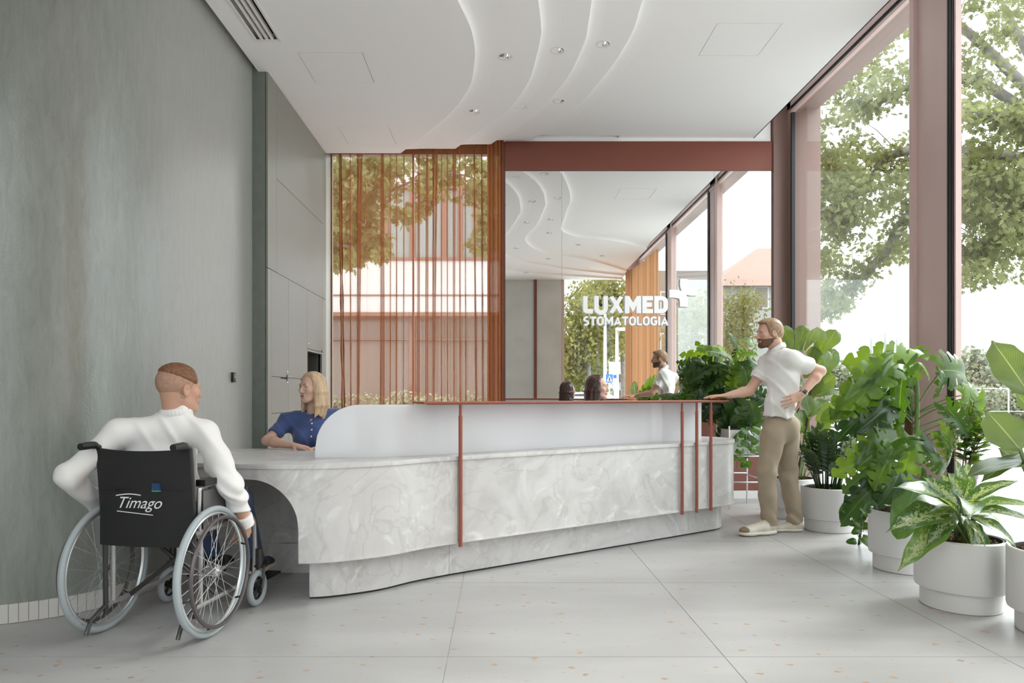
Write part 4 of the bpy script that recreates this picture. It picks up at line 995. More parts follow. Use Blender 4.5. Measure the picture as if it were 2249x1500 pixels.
def shoe(name, heel, toe, parent, upper, sole, laces, label=None, toe_cap=None):
    heel, toe = Vector(heel), Vector(toe); d = (toe-heel); d.z = 0; Lg = d.length; d.normalize(); s_ = Vector((-d.y, d.x, 0)); u = Vector((0, 0, 1)); q = Lg/.29
    p = lambda a, b, c: heel+(d*a+s_*b+u*c)*q
    D = Sdf(.004); D.cap(p(.035, 0, .055), p(.10, 0, .055), .038*q, .038*q, .02, (s_, .9)); D.cap(p(.04, 0, .07), p(.055, 0, .10), .038*q, .036*q, .02)
    D.cap(p(.12, 0, .055), p(.215, 0, .038), .044*q, .038*q, .03, (u, .8)); D.ell(p(.235, 0, .034), (.055*q, .042*q, .026*q), (d, s_, u), .025)
    D.half(p(0, 0, .022), (0, 0, -1)); D.half(p(.06, 0, .112), (d*-.3+u))
    up_ = sob('shoe', D.build(), upper, parent)
    if label: up_['label'] = label
    S = Sdf(.004); S.cap(p(.037, 0, .018), p(.10, 0, .018), .040*q, .038*q, .03, (u, .5)); S.cap(p(.10, 0, .018), p(.21, 0, .018), .038*q, .048*q, .03, (u, .4)); S.ell(p(.238, 0, .019), (.058*q, .048*q, .019*q), (d, s_, u), .02)
    S.half(p(0, 0, .0005), (0, 0, -1)); S.half(p(0, 0, .030), (0, 0, 1)); sob('sole', S.build(), sole, up_)
    if toe_cap is not None:
        K = Sdf(.004); K.ell(p(.240, 0, .036), (.052*q, .0425*q, .0275*q), (d, s_, u), .02); K.half(p(0, 0, .028), (0, 0, -1)); K.half(p(.222, 0, 0), -d); sob('toe_cap', K.build(), toe_cap, up_)
    for i in range(4):
        a = .115+.02*i; MB().tube(smoothpath([p(a, -.026, .088-.009*i), p(a, 0, .102-.009*i), p(a+.010, .026, .088-.009*i)], 4), .0026, 6).ob('lace', laces, up_)
    return up_
# ---------------------------------------------------------------- standing man
TEE = mat('white_jersey', (.83, .82, .80), .85, bump=.05, bscale=300, sheen=.2); CHINO = mat('khaki_twill', (.36, .285, .205), .85, var=.06, vscale=12); HAIRB = mat('ash_blond_hair', (.30, .185, .10), .5, var=.35, vscale=60, stretch=(1, 1, .3))
BEARD = mat('brown_beard', (.13, .065, .035), .7, var=.3, vscale=70); SHU = mat('cream_leather', (.68, .62, .53), .5); SOLE = mat('cream_sole', (.74, .69, .60), .6); LACE = mat('cream_lace', (.62, .55, .45), .7)
man = thing('person', (2.25, 5.72, 0), 'standing man in white polo and khaki trousers, hand on the counter rail, hip cocked', 'person')
nsh, fsh = P(1741, 790, 5.60), P(1689, 795, 5.84); pel = P(1716, 938, 5.75); che = P(1716, 828, 5.73); nk = P(1706, 765, 5.72)
rgt = (fsh-nsh); rgt.z = 0; rgt.normalize()
hipn, kn, an = P(1700, 952, 5.68), P(1683, 1040, 5.67), P(1690, 1136, 5.71); hipf, kf, af = P(1729, 952, 5.83), P(1731, 1045, 5.83), P(1746, 1136, 5.83)
eln, wn = P(1802, 815, 5.66), P(1760, 867, 5.54); elf, wf_ = P(1646, 858, 5.84), P(1597, 869, 5.74)
B = Sdf(.006); torso(B, pel, che, nk, nsh, fsh, .13, .12, .135, rgt, grow=-.008)
B.cap(nk, P(1697, 742, 5.73), .060, .056, .03)
for a, b, c in ((nsh, eln, wn), (fsh, elf, wf_)):
    B.cap(a, b, .050, .041, .02); B.cap(b, b.lerp(c, .3), .041, .042, .02); B.cap(b.lerp(c, .3), c, .041, .026, .02)
for a, b, c in ((hipn, kn, an), (hipf, kf, af)):
    B.cap(a, b, .085, .055, .04); B.cap(b, b.lerp(c, .35), .055, .054, .02); B.cap(b.lerp(c, .35), c, .054, .038, .02); B.cap(c, c-Vector((0, 0, .06)), .038, .036, .02)
H = Head(P(1688, 733, 5.73), (-1, -.12, -.10), (-.08, 0, 1), 1.0); HD_ = H.base(Sdf(.0035)); HD_.cap(H.p(0, -.03, -.04), tuple(nk), .054, .060, .03)
hA = hand(wf_, Vector((-1, .05, -.03)), (-.05, 0, 1), False, (.10, .12, .10), .10, thumb=[(.7, .7, -.25), (.5, .85, -.1), (.3, 1, 0)])
hB = hand(wn, P(1712, 890, 5.50)-wn, (.1, -1, .15), True, (.12, .2, .2), .16, thumb=[(.8, .35, -.5), (.75, .5, -.45), (.6, .7, -.4)])
body = sob('body', [B.build(), HD_.build(), hA, hB], SKIN, man); H.extras(man, BEARD)
hr = H.base(Sdf(.0035), face=False, grow=.011); hr.half(H.p(0, .066, .07), H.f, .02); hr.half(H.p(0, .035, .0), Vector(H.f)-Vector(H.u)*.75, .02); hr.half(H.p(0, 0, -.062), -Vector(H.u), .02); hr.half(H.p(0, .03, -.01), Vector(H.f)-Vector(H.u)*.15, .01)
hr.ell(H.p(0, .040, .098), (.045, .036, .018), H.ax, .02); hr.ell(H.p(0, -.075, -.01), (.055, .04, .05), H.ax, .03)
for sg in (-1, 1): hr.ell(H.p(sg*.085, .002, -.006), (.014, .024, .034), H.ax, .006, 's')
hr.disp(hairy(.0016, 330, H.f+H.u*.5)); sob('hair', hr.build(), HAIRB, man)
bd = H.base(Sdf(.003), face=False, grow=.0042); bd.half(H.p(0, .07, -.040), H.u, .012); bd.half(H.p(0, -.004, -.05), -Vector(H.f)+Vector(H.u)*.1, .008); bd.cap(H.p(-.02, .088, -.044), H.p(.02, .088, -.044), .006, None, .008)
bd.cap(H.p(-.016, .095, -.057), H.p(.016, .095, -.057), .0085, None, .005, op='s'); bd.disp(hairy(.0008, 500, H.u)); sob('beard', bd.build(), BEARD, man)
T = Sdf(.0055); torso(T, pel+Vector((0, 0, .03)), che, nk, nsh, fsh, .142, .135, .142, rgt, grow=.014)
T.cap(nsh, nsh.lerp(eln, .62), .064, .078, .04); T.cap(fsh, fsh.lerp(elf, .62), .062, .070, .04)
T.half(P(1715, 917, 5.7), (-.12, 0, -1)); T.half(nsh.lerp(eln, .60), eln-nsh); 
T.disp(wrinkle(.006, 20, 2, (.9, .5, .5)))
# cut the far sleeve and the neck opening
T.add(lambda p, a=np.array(fsh.lerp(elf, .60)), n=np.array((elf-fsh).normalized()): np.maximum(-((p-a) @ n), np.sqrt(((p-np.array(elf))**2).sum(-1))-.16), np.array(elf)-.17, np.array(elf)+.17, .004, 's')
T.cap(nk-Vector((-.012, 0, -.004)), nk+Vector((-.01, 0, .12)), .068, .09, .01, op='s')
tee = sob('polo_shirt', T.build(), TEE, man)
nax = (Vector(H.p(0, -.03, -.04))-nk).normalized(); collar(nk+nax*.004, nax, .069, TEE, tee, H.f, .2, dip=.018, tall=3.2)
Tr = Sdf(.006); 
Tr.ell(pel-Vector((0, 0, .0)), (.160, .128, .13), (rgt, Vector((rgt.y, -rgt.x, 0)), Vector((0, 0, 1))), .04)
for a, b, c in ((hipn, kn, an), (hipf, kf, af)):
    Tr.cap(a, b, .100, .070, .05); Tr.cap(b, b.lerp(c, .5), .070, .068, .03); Tr.cap(b.lerp(c, .5), c-Vector((0, 0, .05)), .068, .060, .03)
Tr.half(P(1715, 905, 5.7), (0, 0, 1)); Tr.half((0, 0, .068), (0, 0, -1))
def legw(p):
    z = p[..., 2]; m = np.exp(-((z-.15)/.08)**2)+.8*np.exp(-((z-.5)/.12)**2)+.35
    u = 30*p[..., 0]+22*p[..., 1]; return .0062*m*(np.sin(52*z+1.6*u)*np.exp(-((z-.13)/.10)**2)+.9*np.sin(40*z-1.3*u+1)*np.exp(-((z-.52)/.10)**2)+.7*np.sin(26*z+1.1*u+2)+.4*np.sin(1.5*u+9*z))
Tr.disp(legw); tr_ = sob('trousers', Tr.build(), CHINO, man)
shoe('s', FL(1703, 1172), FL(1626, 1178), man, SHU, SOLE, LACE, toe_cap=mat('taupe_suede', (.24, .17, .11), .9)); shoe('s', FL(1762, 1167), FL(1694, 1167), man, SHU, SOLE, LACE)
wd_ = (eln-wn).normalized(); wx = wd_.orthogonal().normalized(); wy = wd_.cross(wx); c0 = wn+wd_*.022
strap = MB().tube([c0+(wx*cos(a)+wy*sin(a))*.031 for a in [2*pi*i/24 for i in range(24)]], .004, 6, True).ob('watch_strap', mat('watch_strap', (.55, .54, .52), .35, .6), man, True)
wn_ = (Vector((.1, -1, .25))-wd_*Vector((.1, -1, .25)).dot(wd_)).normalized(); MB().obox(c0+wn_*.034, wd_*.016, wd_.cross(wn_)*.014, wn_*.005).ob('watch_face', BLACK, strap, bevel=.003)
MB().tube([onto(tee, 1684, 776), onto(tee, 1681, 785), onto(tee, 1679, 795)], .0035, 6).ob('placket', TEE, tee, True)
# ---------------------------------------------------------------- woman in blue at the low counter
NAVY = mat('blue_knit', (.052, .085, .235), .85, bump=.1, bscale=260, sheen=.3); BLOND = mat('blond_hair', (.52, .36, .22), .45, var=.3, vscale=40, stretch=(1, 1, .15)); BLONDD = mat('brown_brows', (.20, .11, .06), .7); JEAN = mat('dark_jeans', (.05, .07, .13), .85)
wo_ = thing('person', (-1.32, 5.12, 0), 'seated blonde woman in blue short-sleeved polo leaning on the low counter', 'person')
sR, sL = P(632, 927, 5.08), P(741, 918, 5.14); pel = Vector((-1.32, 5.22, .56)); che = P(688, 958, 5.10); nk = P(690, 903, 5.08); rv = (sR-sL).normalized()
eR, wR = P(586, 968, 4.93), P(646, 979, 4.83); eL, wL_ = P(772, 968, 4.97), P(722, 980, 4.84)
def seated_legs(D, pel, rv, fv, kz=.52, kd=.44, foot=.08, r=.075, fdx=.05):
    out = []
    for sg in (-1, 1):
        h = pel+rv*sg*.09-Vector((0, 0, .02)); k_ = h+fv*kd+rv*sg*.04; k_.z = kz; a = k_+fv*fdx; a.z = foot
        D.cap(h, k_, r, r*.75, .04); D.cap(k_, a, r*.72, r*.48, .03); out.append(a)
    return out
fvv = Vector((0, 0, 1)).cross(rv); fvv = Vector((0.02, -1, 0)).normalized()
B = Sdf(.006); torso(B, pel, che, nk, sL, sR, .13, .105, .12, rv, grow=-.004)
for a, b, c in ((sR, eR, wR), (sL, eL, wL_)):
    B.cap(a, b, .041, .034, .02); B.cap(b, b.lerp(c, .3), .034, .036, .02); B.cap(b.lerp(c, .3), c, .036, .022, .02)
seated_legs(B, pel, rv, fvv)
H = Head(P(684, 853, 5.03), (-.58, -.81, -.02), (-.06, -.04, 1), .95); HD_ = H.base(Sdf(.0035), male=False); HD_.cap(H.p(0, -.025, -.04), tuple(nk-Vector((0, 0, .03))), .046, .052, .03)
h1 = hand(wR, P(692, 985, 4.74)-wR, (0, -.15, 1), False, (.12, .12, .1), .05, .9); h2 = hand(wL_, P(678, 986, 4.80)-wL_, (0, .1, 1), True, (.12, .1, .1), .05, .9)
sob('body', [B.build(), HD_.build(), h1, h2], SKIN2, wo_); H.extras(wo_, BLONDD, False)
hr = H.base(Sdf(.004), male=False, face=False, grow=.012); hr.half(H.p(0, .052, .085), Vector(H.f)*1+Vector(H.u)*.1, .02); hr.half(H.p(0, .030, .03), Vector(H.f)-Vector(H.u)*.35, .012)
strands(hr, H, 51, (-.235, -.215))
hr.disp(hairy(.0022, 260, H.u)); sob('hair', hr.build(), BLOND, wo_)
T = Sdf(.0055); torso(T, pel+Vector((0, 0, .02)), che, nk, sL, sR, .135, .112, .128, rv, grow=.011)
for a, b in ((sR, eR), (sL, eL)): T.cap(a, a.lerp(b, .70), .050, .056, .03); T.ell(che+rv*(.055 if a is sR else -.055)+Vector((0, -.085, .0)), (.06, .055, .06), None, .04)
for a, b in ((sR, eR), (sL, eL)):
    T.add(lambda p, q=np.array(a.lerp(b, .68)), n=np.array((b-a).normalized()), e=np.array(b): np.maximum(-((p-q) @ n), np.sqrt(((p-e)**2).sum(-1))-.15), np.array(b)-.16, np.array(b)+.16, .004, 's')
T.half((0, 0, .60), (0, 0, -1)); T.cap(nk-Vector((0, 0, .005)), nk+Vector((-.01, -.03, .12)), .056, .08, .01, op='s'); T.cap(nk+Vector((-.005, -.085, -.065)), nk+Vector((-.005, -.07, .04)), .012, .055, .01, op='s'); T.disp(wrinkle(.004, 26, 5, (.9, .4, .8)))
tee = sob('polo_shirt', T.build(), NAVY, wo_)
fr_ = Vector((0, 0, 1)).cross(rv)*-1; fr_ = Vector((-.12, -1, 0)).normalized(); col = Sdf(.0035)
for i in range(20):
    a = 2*pi*i/20; b_ = 2*pi*(i+1)/20; fx = lambda t, r=.060: tuple(nk+fr_*r*1.15*cos(t)+rv*r*sin(t)+Vector((0, 0, -.004-.034*cos(t))))
    col.cap(fx(a), fx(b_), .008, None, .008, ((0, 0, 1), 1.9))
sob('collar', col.build(), NAVY, tee)
for i, (px, py) in enumerate(((686, 919), (685, 930), (684.5, 944), (683.5, 958.5))):
    M = Matrix.Translation(onto(tee, px, py)) @ Matrix.Rotation(pi/2, 4, 'X')
    MB().lathe([(.0001, .003), (.0055, .0025), (.0065, 0), (.0065, -.008)], n=12).ob('button', BTN, tee, M=M, smooth='auto')
T = Sdf(.008); seated_legs(T, pel, rv, fvv, r=.088); T.ell(pel, (.15, .13, .10), None, .04); T.half((0, 0, .1), (0, 0, -1)); sob('trousers', T.build(), JEAN, wo_)
for sg in (-1, 1): shoe('s', Vector((pel.x+sg*.12, 4.78, 0)), Vector((pel.x+sg*.13, 4.54, 0)), wo_, SHU, SOLE, LACE)
# ---------------------------------------------------------------- dark-haired woman behind the rail
BRUN = mat('dark_brown_hair', (.045, .018, .012), .35, var=.3, vscale=50, stretch=(1, 1, .15))
w2 = thing('person', (.86, 6.35, 0), 'seated dark-haired woman behind the counter rail, face turned to the right', 'person')
sR, sL = Vector((.80, 6.20, 1.015)), Vector((.90, 6.54, 1.015)); sR, sL = Vector((.82, 6.19, .985)), Vector((.90, 6.55, .985)); rv = (sR-sL).normalized(); pel = Vector((.82, 6.40, .56)); che = Vector((.85, 6.37, .88)); nk = Vector((.865, 6.37, 1.06))
fvv = Vector((.95, -.2, 0)).normalized()
eR, wR = Vector((.98, 6.11, .80)), Vector((1.18, 6.25, .80)); eL, wL_ = Vector((1.06, 6.60, .80)), Vector((1.27, 6.50, .81))
B = Sdf(.007); torso(B, pel, che, nk, sL, sR, .13, .105, .12, rv)
for a, b, c in ((sR, eR, wR), (sL, eL, wL_)): B.cap(a, b, .041, .034, .02); B.cap(b, c, .036, .022, .02)
seated_legs(B, pel, rv, fvv)
H = Head(Vector((.90, 6.35, 1.205)), (.93, -.36, 0), (0, 0, 1), .95); HD_ = H.base(Sdf(.004), male=False); HD_.cap(H.p(0, -.025, -.04), tuple(nk-Vector((0, 0, .03))), .046, .052, .03)
sob('body', [B.build(), HD_.build(), hand(wR, (.9, .2, 0), (0, 0, 1), False, h=.0035, sc=.9), hand(wL_, (.9, -.3, 0), (0, 0, 1), True, h=.0035, sc=.9)], SKIN2, w2); H.extras(w2, BRUN, False)
hr = H.base(Sdf(.005), male=False, face=False, grow=.013); hr.half(H.p(0, .050, .08), Vector(H.f), .02); hr.half(H.p(0, .025, .03), Vector(H.f)-Vector(H.u)*.3, .012)
strands(hr, H, 52, (-.23, -.22))
hr.disp(hairy(.0022, 240, H.u)); sob('hair', hr.build(), BRUN, w2)
T = Sdf(.007); torso(T, pel+Vector((0, 0, .02)), che, nk, sL, sR, .135, .112, .128, rv, grow=.011); T.half((0, 0, .58), (0, 0, -1)); T.cap(nk, nk+Vector((0, 0, .12)), .055, .08, .01, op='s')
for a, b in ((sR, eR), (sL, eL)): T.cap(a, a.lerp(b, .65), .056, .058, .03)
sob('polo_shirt', T.build(), NAVY, w2)
T = Sdf(.009); seated_legs(T, pel, rv, fvv, r=.088); T.ell(pel, (.14, .15, .10), None, .04); T.half((0, 0, .1), (0, 0, -1)); sob('trousers', T.build(), JEAN, w2)
for sg in (-1, 1): shoe('s', pel+fvv*.42+rv*sg*.13-Vector((0, 0, .56)), pel+fvv*.67+rv*sg*.13-Vector((0, 0, .56)), w2, SHU, SOLE, LACE)
# office chairs for both
CHM = mat('pale_beige_chair', (.55, .51, .46), .6)
def office_chair(x, y, fv, label):
    t = thing('office_chair', (x, y, 0), label, 'chair'); fv = Vector(fv).normalized(); r = Vector((fv.y, -fv.x, 0)); M = Matrix(((r.x, fv.x, 0, x), (r.y, fv.y, 0, y), (0, 0, 1, 0), (0, 0, 0, 1)))
    MB().box(-.23, .23, -.20, .22, .405, .455).ob('seat', CHM, t, bevel=.02, M=M)
    V = []; n = 12
    m = MB()
    path = [Vector((-.23+.46*i/n, -.24-.05*(1-(2*i/n-1)**2), 0)) for i in range(n+1)]; ribbon(path, .52, [.98-.05*abs(2*i/n-1)**3 for i in range(n+1)], -.03, m)
    m.ob('backrest', CHM, t, M=M, smooth='auto'); MB().tube(smoothpath([(0, -.05, .39), (0, -.27, .42), (0, -.31, .6), (0, -.30, .75)], 4), .014, 8).ob('back_stem', BLACK, t, M=M)
    MB().tube([(0, 0, .08), (0, 0, .40)], .025, 12).ob('gas_column', CHROME, t, M=M)
    for k in range(5):
        a = 2*pi*k/5+.3; l = MB().tube([(0, 0, .10), (.27*cos(a), .27*sin(a), .065)], [.022, .014], 8).ob('base_leg', BLACK, t, M=M)
        MB().tube([(.27*cos(a)-.02*sin(a), .27*sin(a)+.02*cos(a), .028), (.27*cos(a)+.02*sin(a), .27*sin(a)-.02*cos(a), .028)], .027, 12).ob('castor', BLACK, l, M=M)
office_chair(-1.30, 5.24, (.02, -1, 0), 'pale beige office chair under the blonde woman in blue'); office_chair(.80, 6.42, (.95, -.2, 0), 'pale office chair under the dark-haired woman behind the desk')
# ---------------------------------------------------------------- man in the wheelchair
SHIRT = mat('white_cotton_shirt', (.82, .80, .79), .8, sheen=.15); HAIRR = mat('reddish_brown_hair', (.20, .085, .04), .6, var=.35, vscale=60); FADE = mat('cropped_side_hair', (.40, .235, .165), .7, var=.15, vscale=90)
wm = thing('person', (-1.6, 3.5, 0), 'man in white shirt and jeans seated in the wheelchair, seen from behind, pushing its wheels', 'person')
sR, sL = P(449, 952, 3.44), P(262, 950, 3.34); rv = (sR-sL).normalized(); pel = MW @ Vector((0, .06, .60)); che = P(350, 985, 3.44); nk = P(388, 912, 3.43)
eR, wR = P(505, 1062, 3.43), P(540, 1150, 3.545); eL, wL_ = P(152, 1045, 3.22), P(222, 1118, 3.50)
fvv = fw
B = Sdf(.006); torso(B, pel, che, nk, sL, sR, .14, .125, .14, rv, grow=-.016); B.cap(nk, P(395, 882, 3.43), .058, .056, .03)
for a, b, c in ((sR, eR, wR), (sL, eL, wL_)): B.cap(a, b, .050, .042, .02); B.cap(b, c, .042, .027, .02)
ank = seated_legs(B, pel, rt, fw, .565, .46, .17, .075, .20)
H = Head(P(395, 856, 3.44), (.62, .78, -.05), (.05, .06, 1), 1.02); HD_ = H.base(Sdf(.0035)); HD_.cap(H.p(0, -.03, -.04), tuple(nk), .056, .062, .03)
h1 = hand(wR, P(541, 1185, 3.60)-wR, Vector((1, -.5, .1)), False, (.5, .9, .7), .02, 1.0, thumb=[(.6, .8, -.4), (.2, 1, -.6), (0, 1, -.7)])
h2 = hand(wL_, MW @ Vector((-.32, .22, .50))-wL_, Vector((-1, -.5, .1)), True, (.5, .9, .7), .02, 1.0, thumb=[(.6, .8, -.4), (.2, 1, -.6), (0, 1, -.7)])
sob('body', [B.build(), HD_.build(), h1, h2], SKIN3, wm); H.extras(wm, HAIRR)
hr = H.base(Sdf(.0035), face=False, grow=.004); hr.half(H.p(0, .055, .07), H.f, .02); hr.half(H.p(0, .02, 0), Vector(H.f)-Vector(H.u)*.5, .012); hr.half(H.p(0, 0, -.055), -Vector(H.u)-Vector(H.f)*.1, .02)
for sg in (-1, 1): hr.ell(H.p(sg*.082, .0, -.006), (.012, .022, .034), H.ax, .006, 's')
hr.disp(hairy(.0005, 500, H.u)); sob('cropped_hair', hr.build(), FADE, wm)
hr = H.base(Sdf(.0035), face=False, grow=.013); hr.half(H.p(0, .062, .07), H.f, .02); hr.half(H.p(0, 0, .040), -Vector(H.u)-Vector(H.f)*.35, .03); hr.disp(hairy(.0014, 330, H.f+H.u*.4)); sob('hair', hr.build(), HAIRR, wm)
T = Sdf(.0055); torso(T, pel, che, nk, sL, sR, .15, .135, .14, rv, grow=.010, rs=.044, k=.04)
for a, b, c in ((sR, eR, wR), (sL, eL, wL_)): T.cap(a, b, .062, .057, .04); T.cap(b, c, .057, .044, .03)
T.cap(nk-Vector((0, 0, .03)), nk+(Vector(H.p(0, -.03, -.04))-nk).normalized()*.012, .078, .070, .02); T.cap(nk+Vector((.01, .02, .088)), nk+Vector((.02, .03, .18)), .060, .08, .008, op='s')
def slw(p):
    d1 = np.sqrt(((p-np.array(eR))**2).sum(-1)); d2 = np.sqrt(((p-np.array(wR))**2).sum(-1)); a = np.exp(-(d1/.12)**2)+np.exp(-(d2/.12)**2)
    return .005*a*np.sin(70*p[..., 2]+45*p[..., 0]+2*np.sin(30*p[..., 1]))-.003*a
T.disp(wrinkle(.007, 17, 11, (.9, .3, .9))); T.disp(slw); T.half((0, 0, .55), (0, 0, -1)); sh_ = sob('shirt', T.build(), SHIRT, wm)
for c, b in ((wR, eR), (wL_, eL)):
    D = Sdf(.004); d_ = (b-c).normalized(); D.cap(c-d_*.01, c+d_*.06, .041, .046, .01); D.half(c-d_*.012, -d_); D.half(c+d_*.05, d_)
    sob('cuff', D.build(), SHIRT, sh_)
nax = (Vector(H.p(0, -.03, -.04))-nk).normalized(); collar(nk+nax*.022, nax, .070, SHIRT, sh_, H.f, .12, dip=.02, tall=2.6)
T = Sdf(.008); seated_legs(T, pel, rt, fw, .565, .46, .17, .088, .20); T.ell(pel-Vector((0, 0, .02)), (.165, .14, .085), None, .04); T.half((0, 0, .535), (0, 0, -1)) if False else None
sob('jeans', T.build(), mat('blue_denim', (.07, .11, .22), .85), wm)
SHB = mat('dark_shoe', (.04, .04, .045), .5)
for sg, a in zip((-1, 1), ank):
    o = shoe('s', Vector((a.x, a.y-.09, 0)), Vector((a.x+.02, a.y+.18, 0)), wm, SHB, SOLE, LACE); o.location.z += .113
# ================================================================ PLANTS
def leafmat(name, dark, light, vein, kind='plain', rough=.28, trans=.32):
    m = bpy.data.materials.new(name); m.use_nodes = True; b = m.node_tree.nodes['Principled BSDF']; o = m.node_tree.nodes['Material Output']
    uv = N(m, 'ShaderNodeUVMap'); sp = N(m, 'ShaderNodeSeparateXYZ'); L(m, uv.outputs[0], sp.inputs[0])
    g = N(m, 'ShaderNodeNewGeometry'); nz = N(m, 'ShaderNodeTexNoise'); nz.inputs['Scale'].default_value = 7; nz.inputs['Detail'].default_value = 3; L(m, g.outputs['Position'], nz.inputs['Vector'])
    oi = N(m, 'ShaderNodeObjectInfo'); ad = N(m, 'ShaderNodeMath'); ad.operation = 'ADD'; L(m, nz.outputs['Fac'], ad.inputs[0])
    hf = N(m, 'ShaderNodeMath'); hf.operation = 'MULTIPLY_ADD'; hf.inputs[1].default_value = .7; hf.inputs[2].default_value = -.35; L(m, oi.outputs['Random'], hf.inputs[0]); L(m, hf.outputs[0], ad.inputs[1])
    r = N(m, 'ShaderNodeValToRGB'); r.color_ramp.elements[0].position = .25; r.color_ramp.elements[1].position = .8; r.color_ramp.elements[0].color = (*dark, 1); r.color_ramp.elements[1].color = (*light, 1)
    L(m, ad.outputs[0], r.inputs[0]); col = r.outputs[0]
    ab = N(m, 'ShaderNodeMath'); ab.operation = 'ABSOLUTE'; L(m, sp.outputs['X'], ab.inputs[0])
    def mixin(fac, c):
        nonlocal col
        x = N(m, 'ShaderNodeMixRGB'); L(m, fac, x.inputs[0]); L(m, col, x.inputs[1]); x.inputs[2].default_value = (*c, 1); col = x.outputs[0]
    # side veins: t - .3|s| repeated
    ma = N(m, 'ShaderNodeMath'); ma.operation = 'MULTIPLY_ADD'; ma.inputs[1].default_value = -.32; L(m, ab.outputs[0], ma.inputs[0]); L(m, sp.outputs['Y'], ma.inputs[2])
    mu = N(m, 'ShaderNodeMath'); mu.operation = 'MULTIPLY'; mu.inputs[1].default_value = {'plain': 9, 'fiddle': 9, 'ribbed': 22, 'varieg': 11}[kind]; L(m, ma.outputs[0], mu.inputs[0])
    fr = N(m, 'ShaderNodeMath'); fr.operation = 'FRACT'; L(m, mu.outputs[0], fr.inputs[0])
    if kind == 'varieg':
        n2 = N(m, 'ShaderNodeTexNoise'); n2.inputs['Scale'].default_value = 5; n2.inputs['Detail'].default_value = 4; n2.inputs['Distortion'].default_value = 1
        mp = N(m, 'ShaderNodeMapping'); mp.inputs['Scale'].default_value = (.9, 3.2, 1); L(m, uv.outputs[0], mp.inputs[0]); L(m, mp.outputs[0], n2.inputs['Vector'])
        q = N(m, 'ShaderNodeMath'); q.operation = 'MULTIPLY_ADD'; q.inputs[1].default_value = -.32; L(m, ab.outputs[0], q.inputs[0]); L(m, n2.outputs['Fac'], q.inputs[2])
        rr = N(m, 'ShaderNodeValToRGB'); rr.color_ramp.elements[0].position = .36; rr.color_ramp.elements[1].position = .43; L(m, q.outputs[0], rr.inputs[0]); mixin(rr.outputs[0], (.27, .33, .22))
    lt = N(m, 'ShaderNodeMath'); lt.operation = 'LESS_THAN'; lt.inputs[1].default_value = .07 if kind != 'ribbed' else .16; L(m, fr.outputs[0], lt.inputs[0])
    m5 = N(m, 'ShaderNodeMath'); m5.operation = 'MULTIPLY'; m5.inputs[1].default_value = {'plain': .2, 'fiddle': .4, 'ribbed': .28, 'varieg': .15}[kind]; L(m, lt.outputs[0], m5.inputs[0]); mixin(m5.outputs[0], vein)
    l2 = N(m, 'ShaderNodeMath'); l2.operation = 'LESS_THAN'; l2.inputs[1].default_value = .035; L(m, ab.outputs[0], l2.inputs[0])
    m6 = N(m, 'ShaderNodeMath'); m6.operation = 'MULTIPLY'; m6.inputs[1].default_value = .8; L(m, l2.outputs[0], m6.inputs[0]); mixin(m6.outputs[0], vein)
    L(m, col, b.inputs['Base Color']); b.inputs['Roughness'].default_value = rough; b.inputs['Specular IOR Level'].default_value = .55
    bp = N(m, 'ShaderNodeBump'); bp.inputs['Strength'].default_value = .35; bp.inputs['Distance'].default_value = .003; L(m, fr.outputs[0], bp.inputs['Height']); L(m, bp.outputs[0], b.inputs['Normal'])
    t = N(m, 'ShaderNodeBsdfTranslucent'); hs = N(m, 'ShaderNodeMixRGB'); hs.blend_type = 'MULTIPLY'; hs.inputs[0].default_value = 1; L(m, col, hs.inputs[1]); hs.inputs[2].default_value = (3.4, 3.0, 1.0, 1); L(m, hs.outputs[0], t.inputs[0])
    ms = N(m, 'ShaderNodeMixShader'); ms.inputs[0].default_value = trans; L(m, b.outputs[0], ms.inputs[1]); L(m, t.outputs[0], ms.inputs[2]); L(m, ms.outputs[0], o.inputs[0]); return m
LM_MON = leafmat('monstera_leaf', (.035, .085, .012), (.14, .24, .03), (.15, .24, .06), rough=.24, trans=.42)
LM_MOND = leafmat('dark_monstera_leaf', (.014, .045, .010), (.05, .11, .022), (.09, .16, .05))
LM_FID = leafmat('fiddle_leaf', (.06, .105, .025), (.12, .18, .045), (.20, .26, .09), 'fiddle', .36, .24)
LM_ZAM = leafmat('zamioculcas_leaf', (.012, .034, .010), (.045, .09, .02), (.05, .10, .03), 'plain', .2, .15)
LM_AGL = leafmat('silver_variegated_leaf', (.035, .085, .022), (.10, .19, .05), (.28, .36, .16), 'varieg', .25, .3)
LM_STR = leafmat('ribbed_banana_leaf', (.05, .09, .04), (.11, .17, .07), (.33, .38, .26), 'ribbed', .25, .3)
LM_POT = leafmat('trailing_vine_leaf', (.03, .09, .012), (.10, .20, .03), (.14, .25, .06), 'plain', .25, .3)
LM_RUB = leafmat('shrub_leaf', (.03, .07, .015), (.09, .15, .03), (.12, .2, .06), 'plain', .3, .3)
STEMG = mat('green_stalk', (.16, .24, .08), .4, var=.15); STEMB = mat('brown_stem', (.10, .06, .035), .8); COIR = mat('coir_fibre', (.16, .075, .035), .95, var=.5, vscale=50, bump=1, bscale=90)
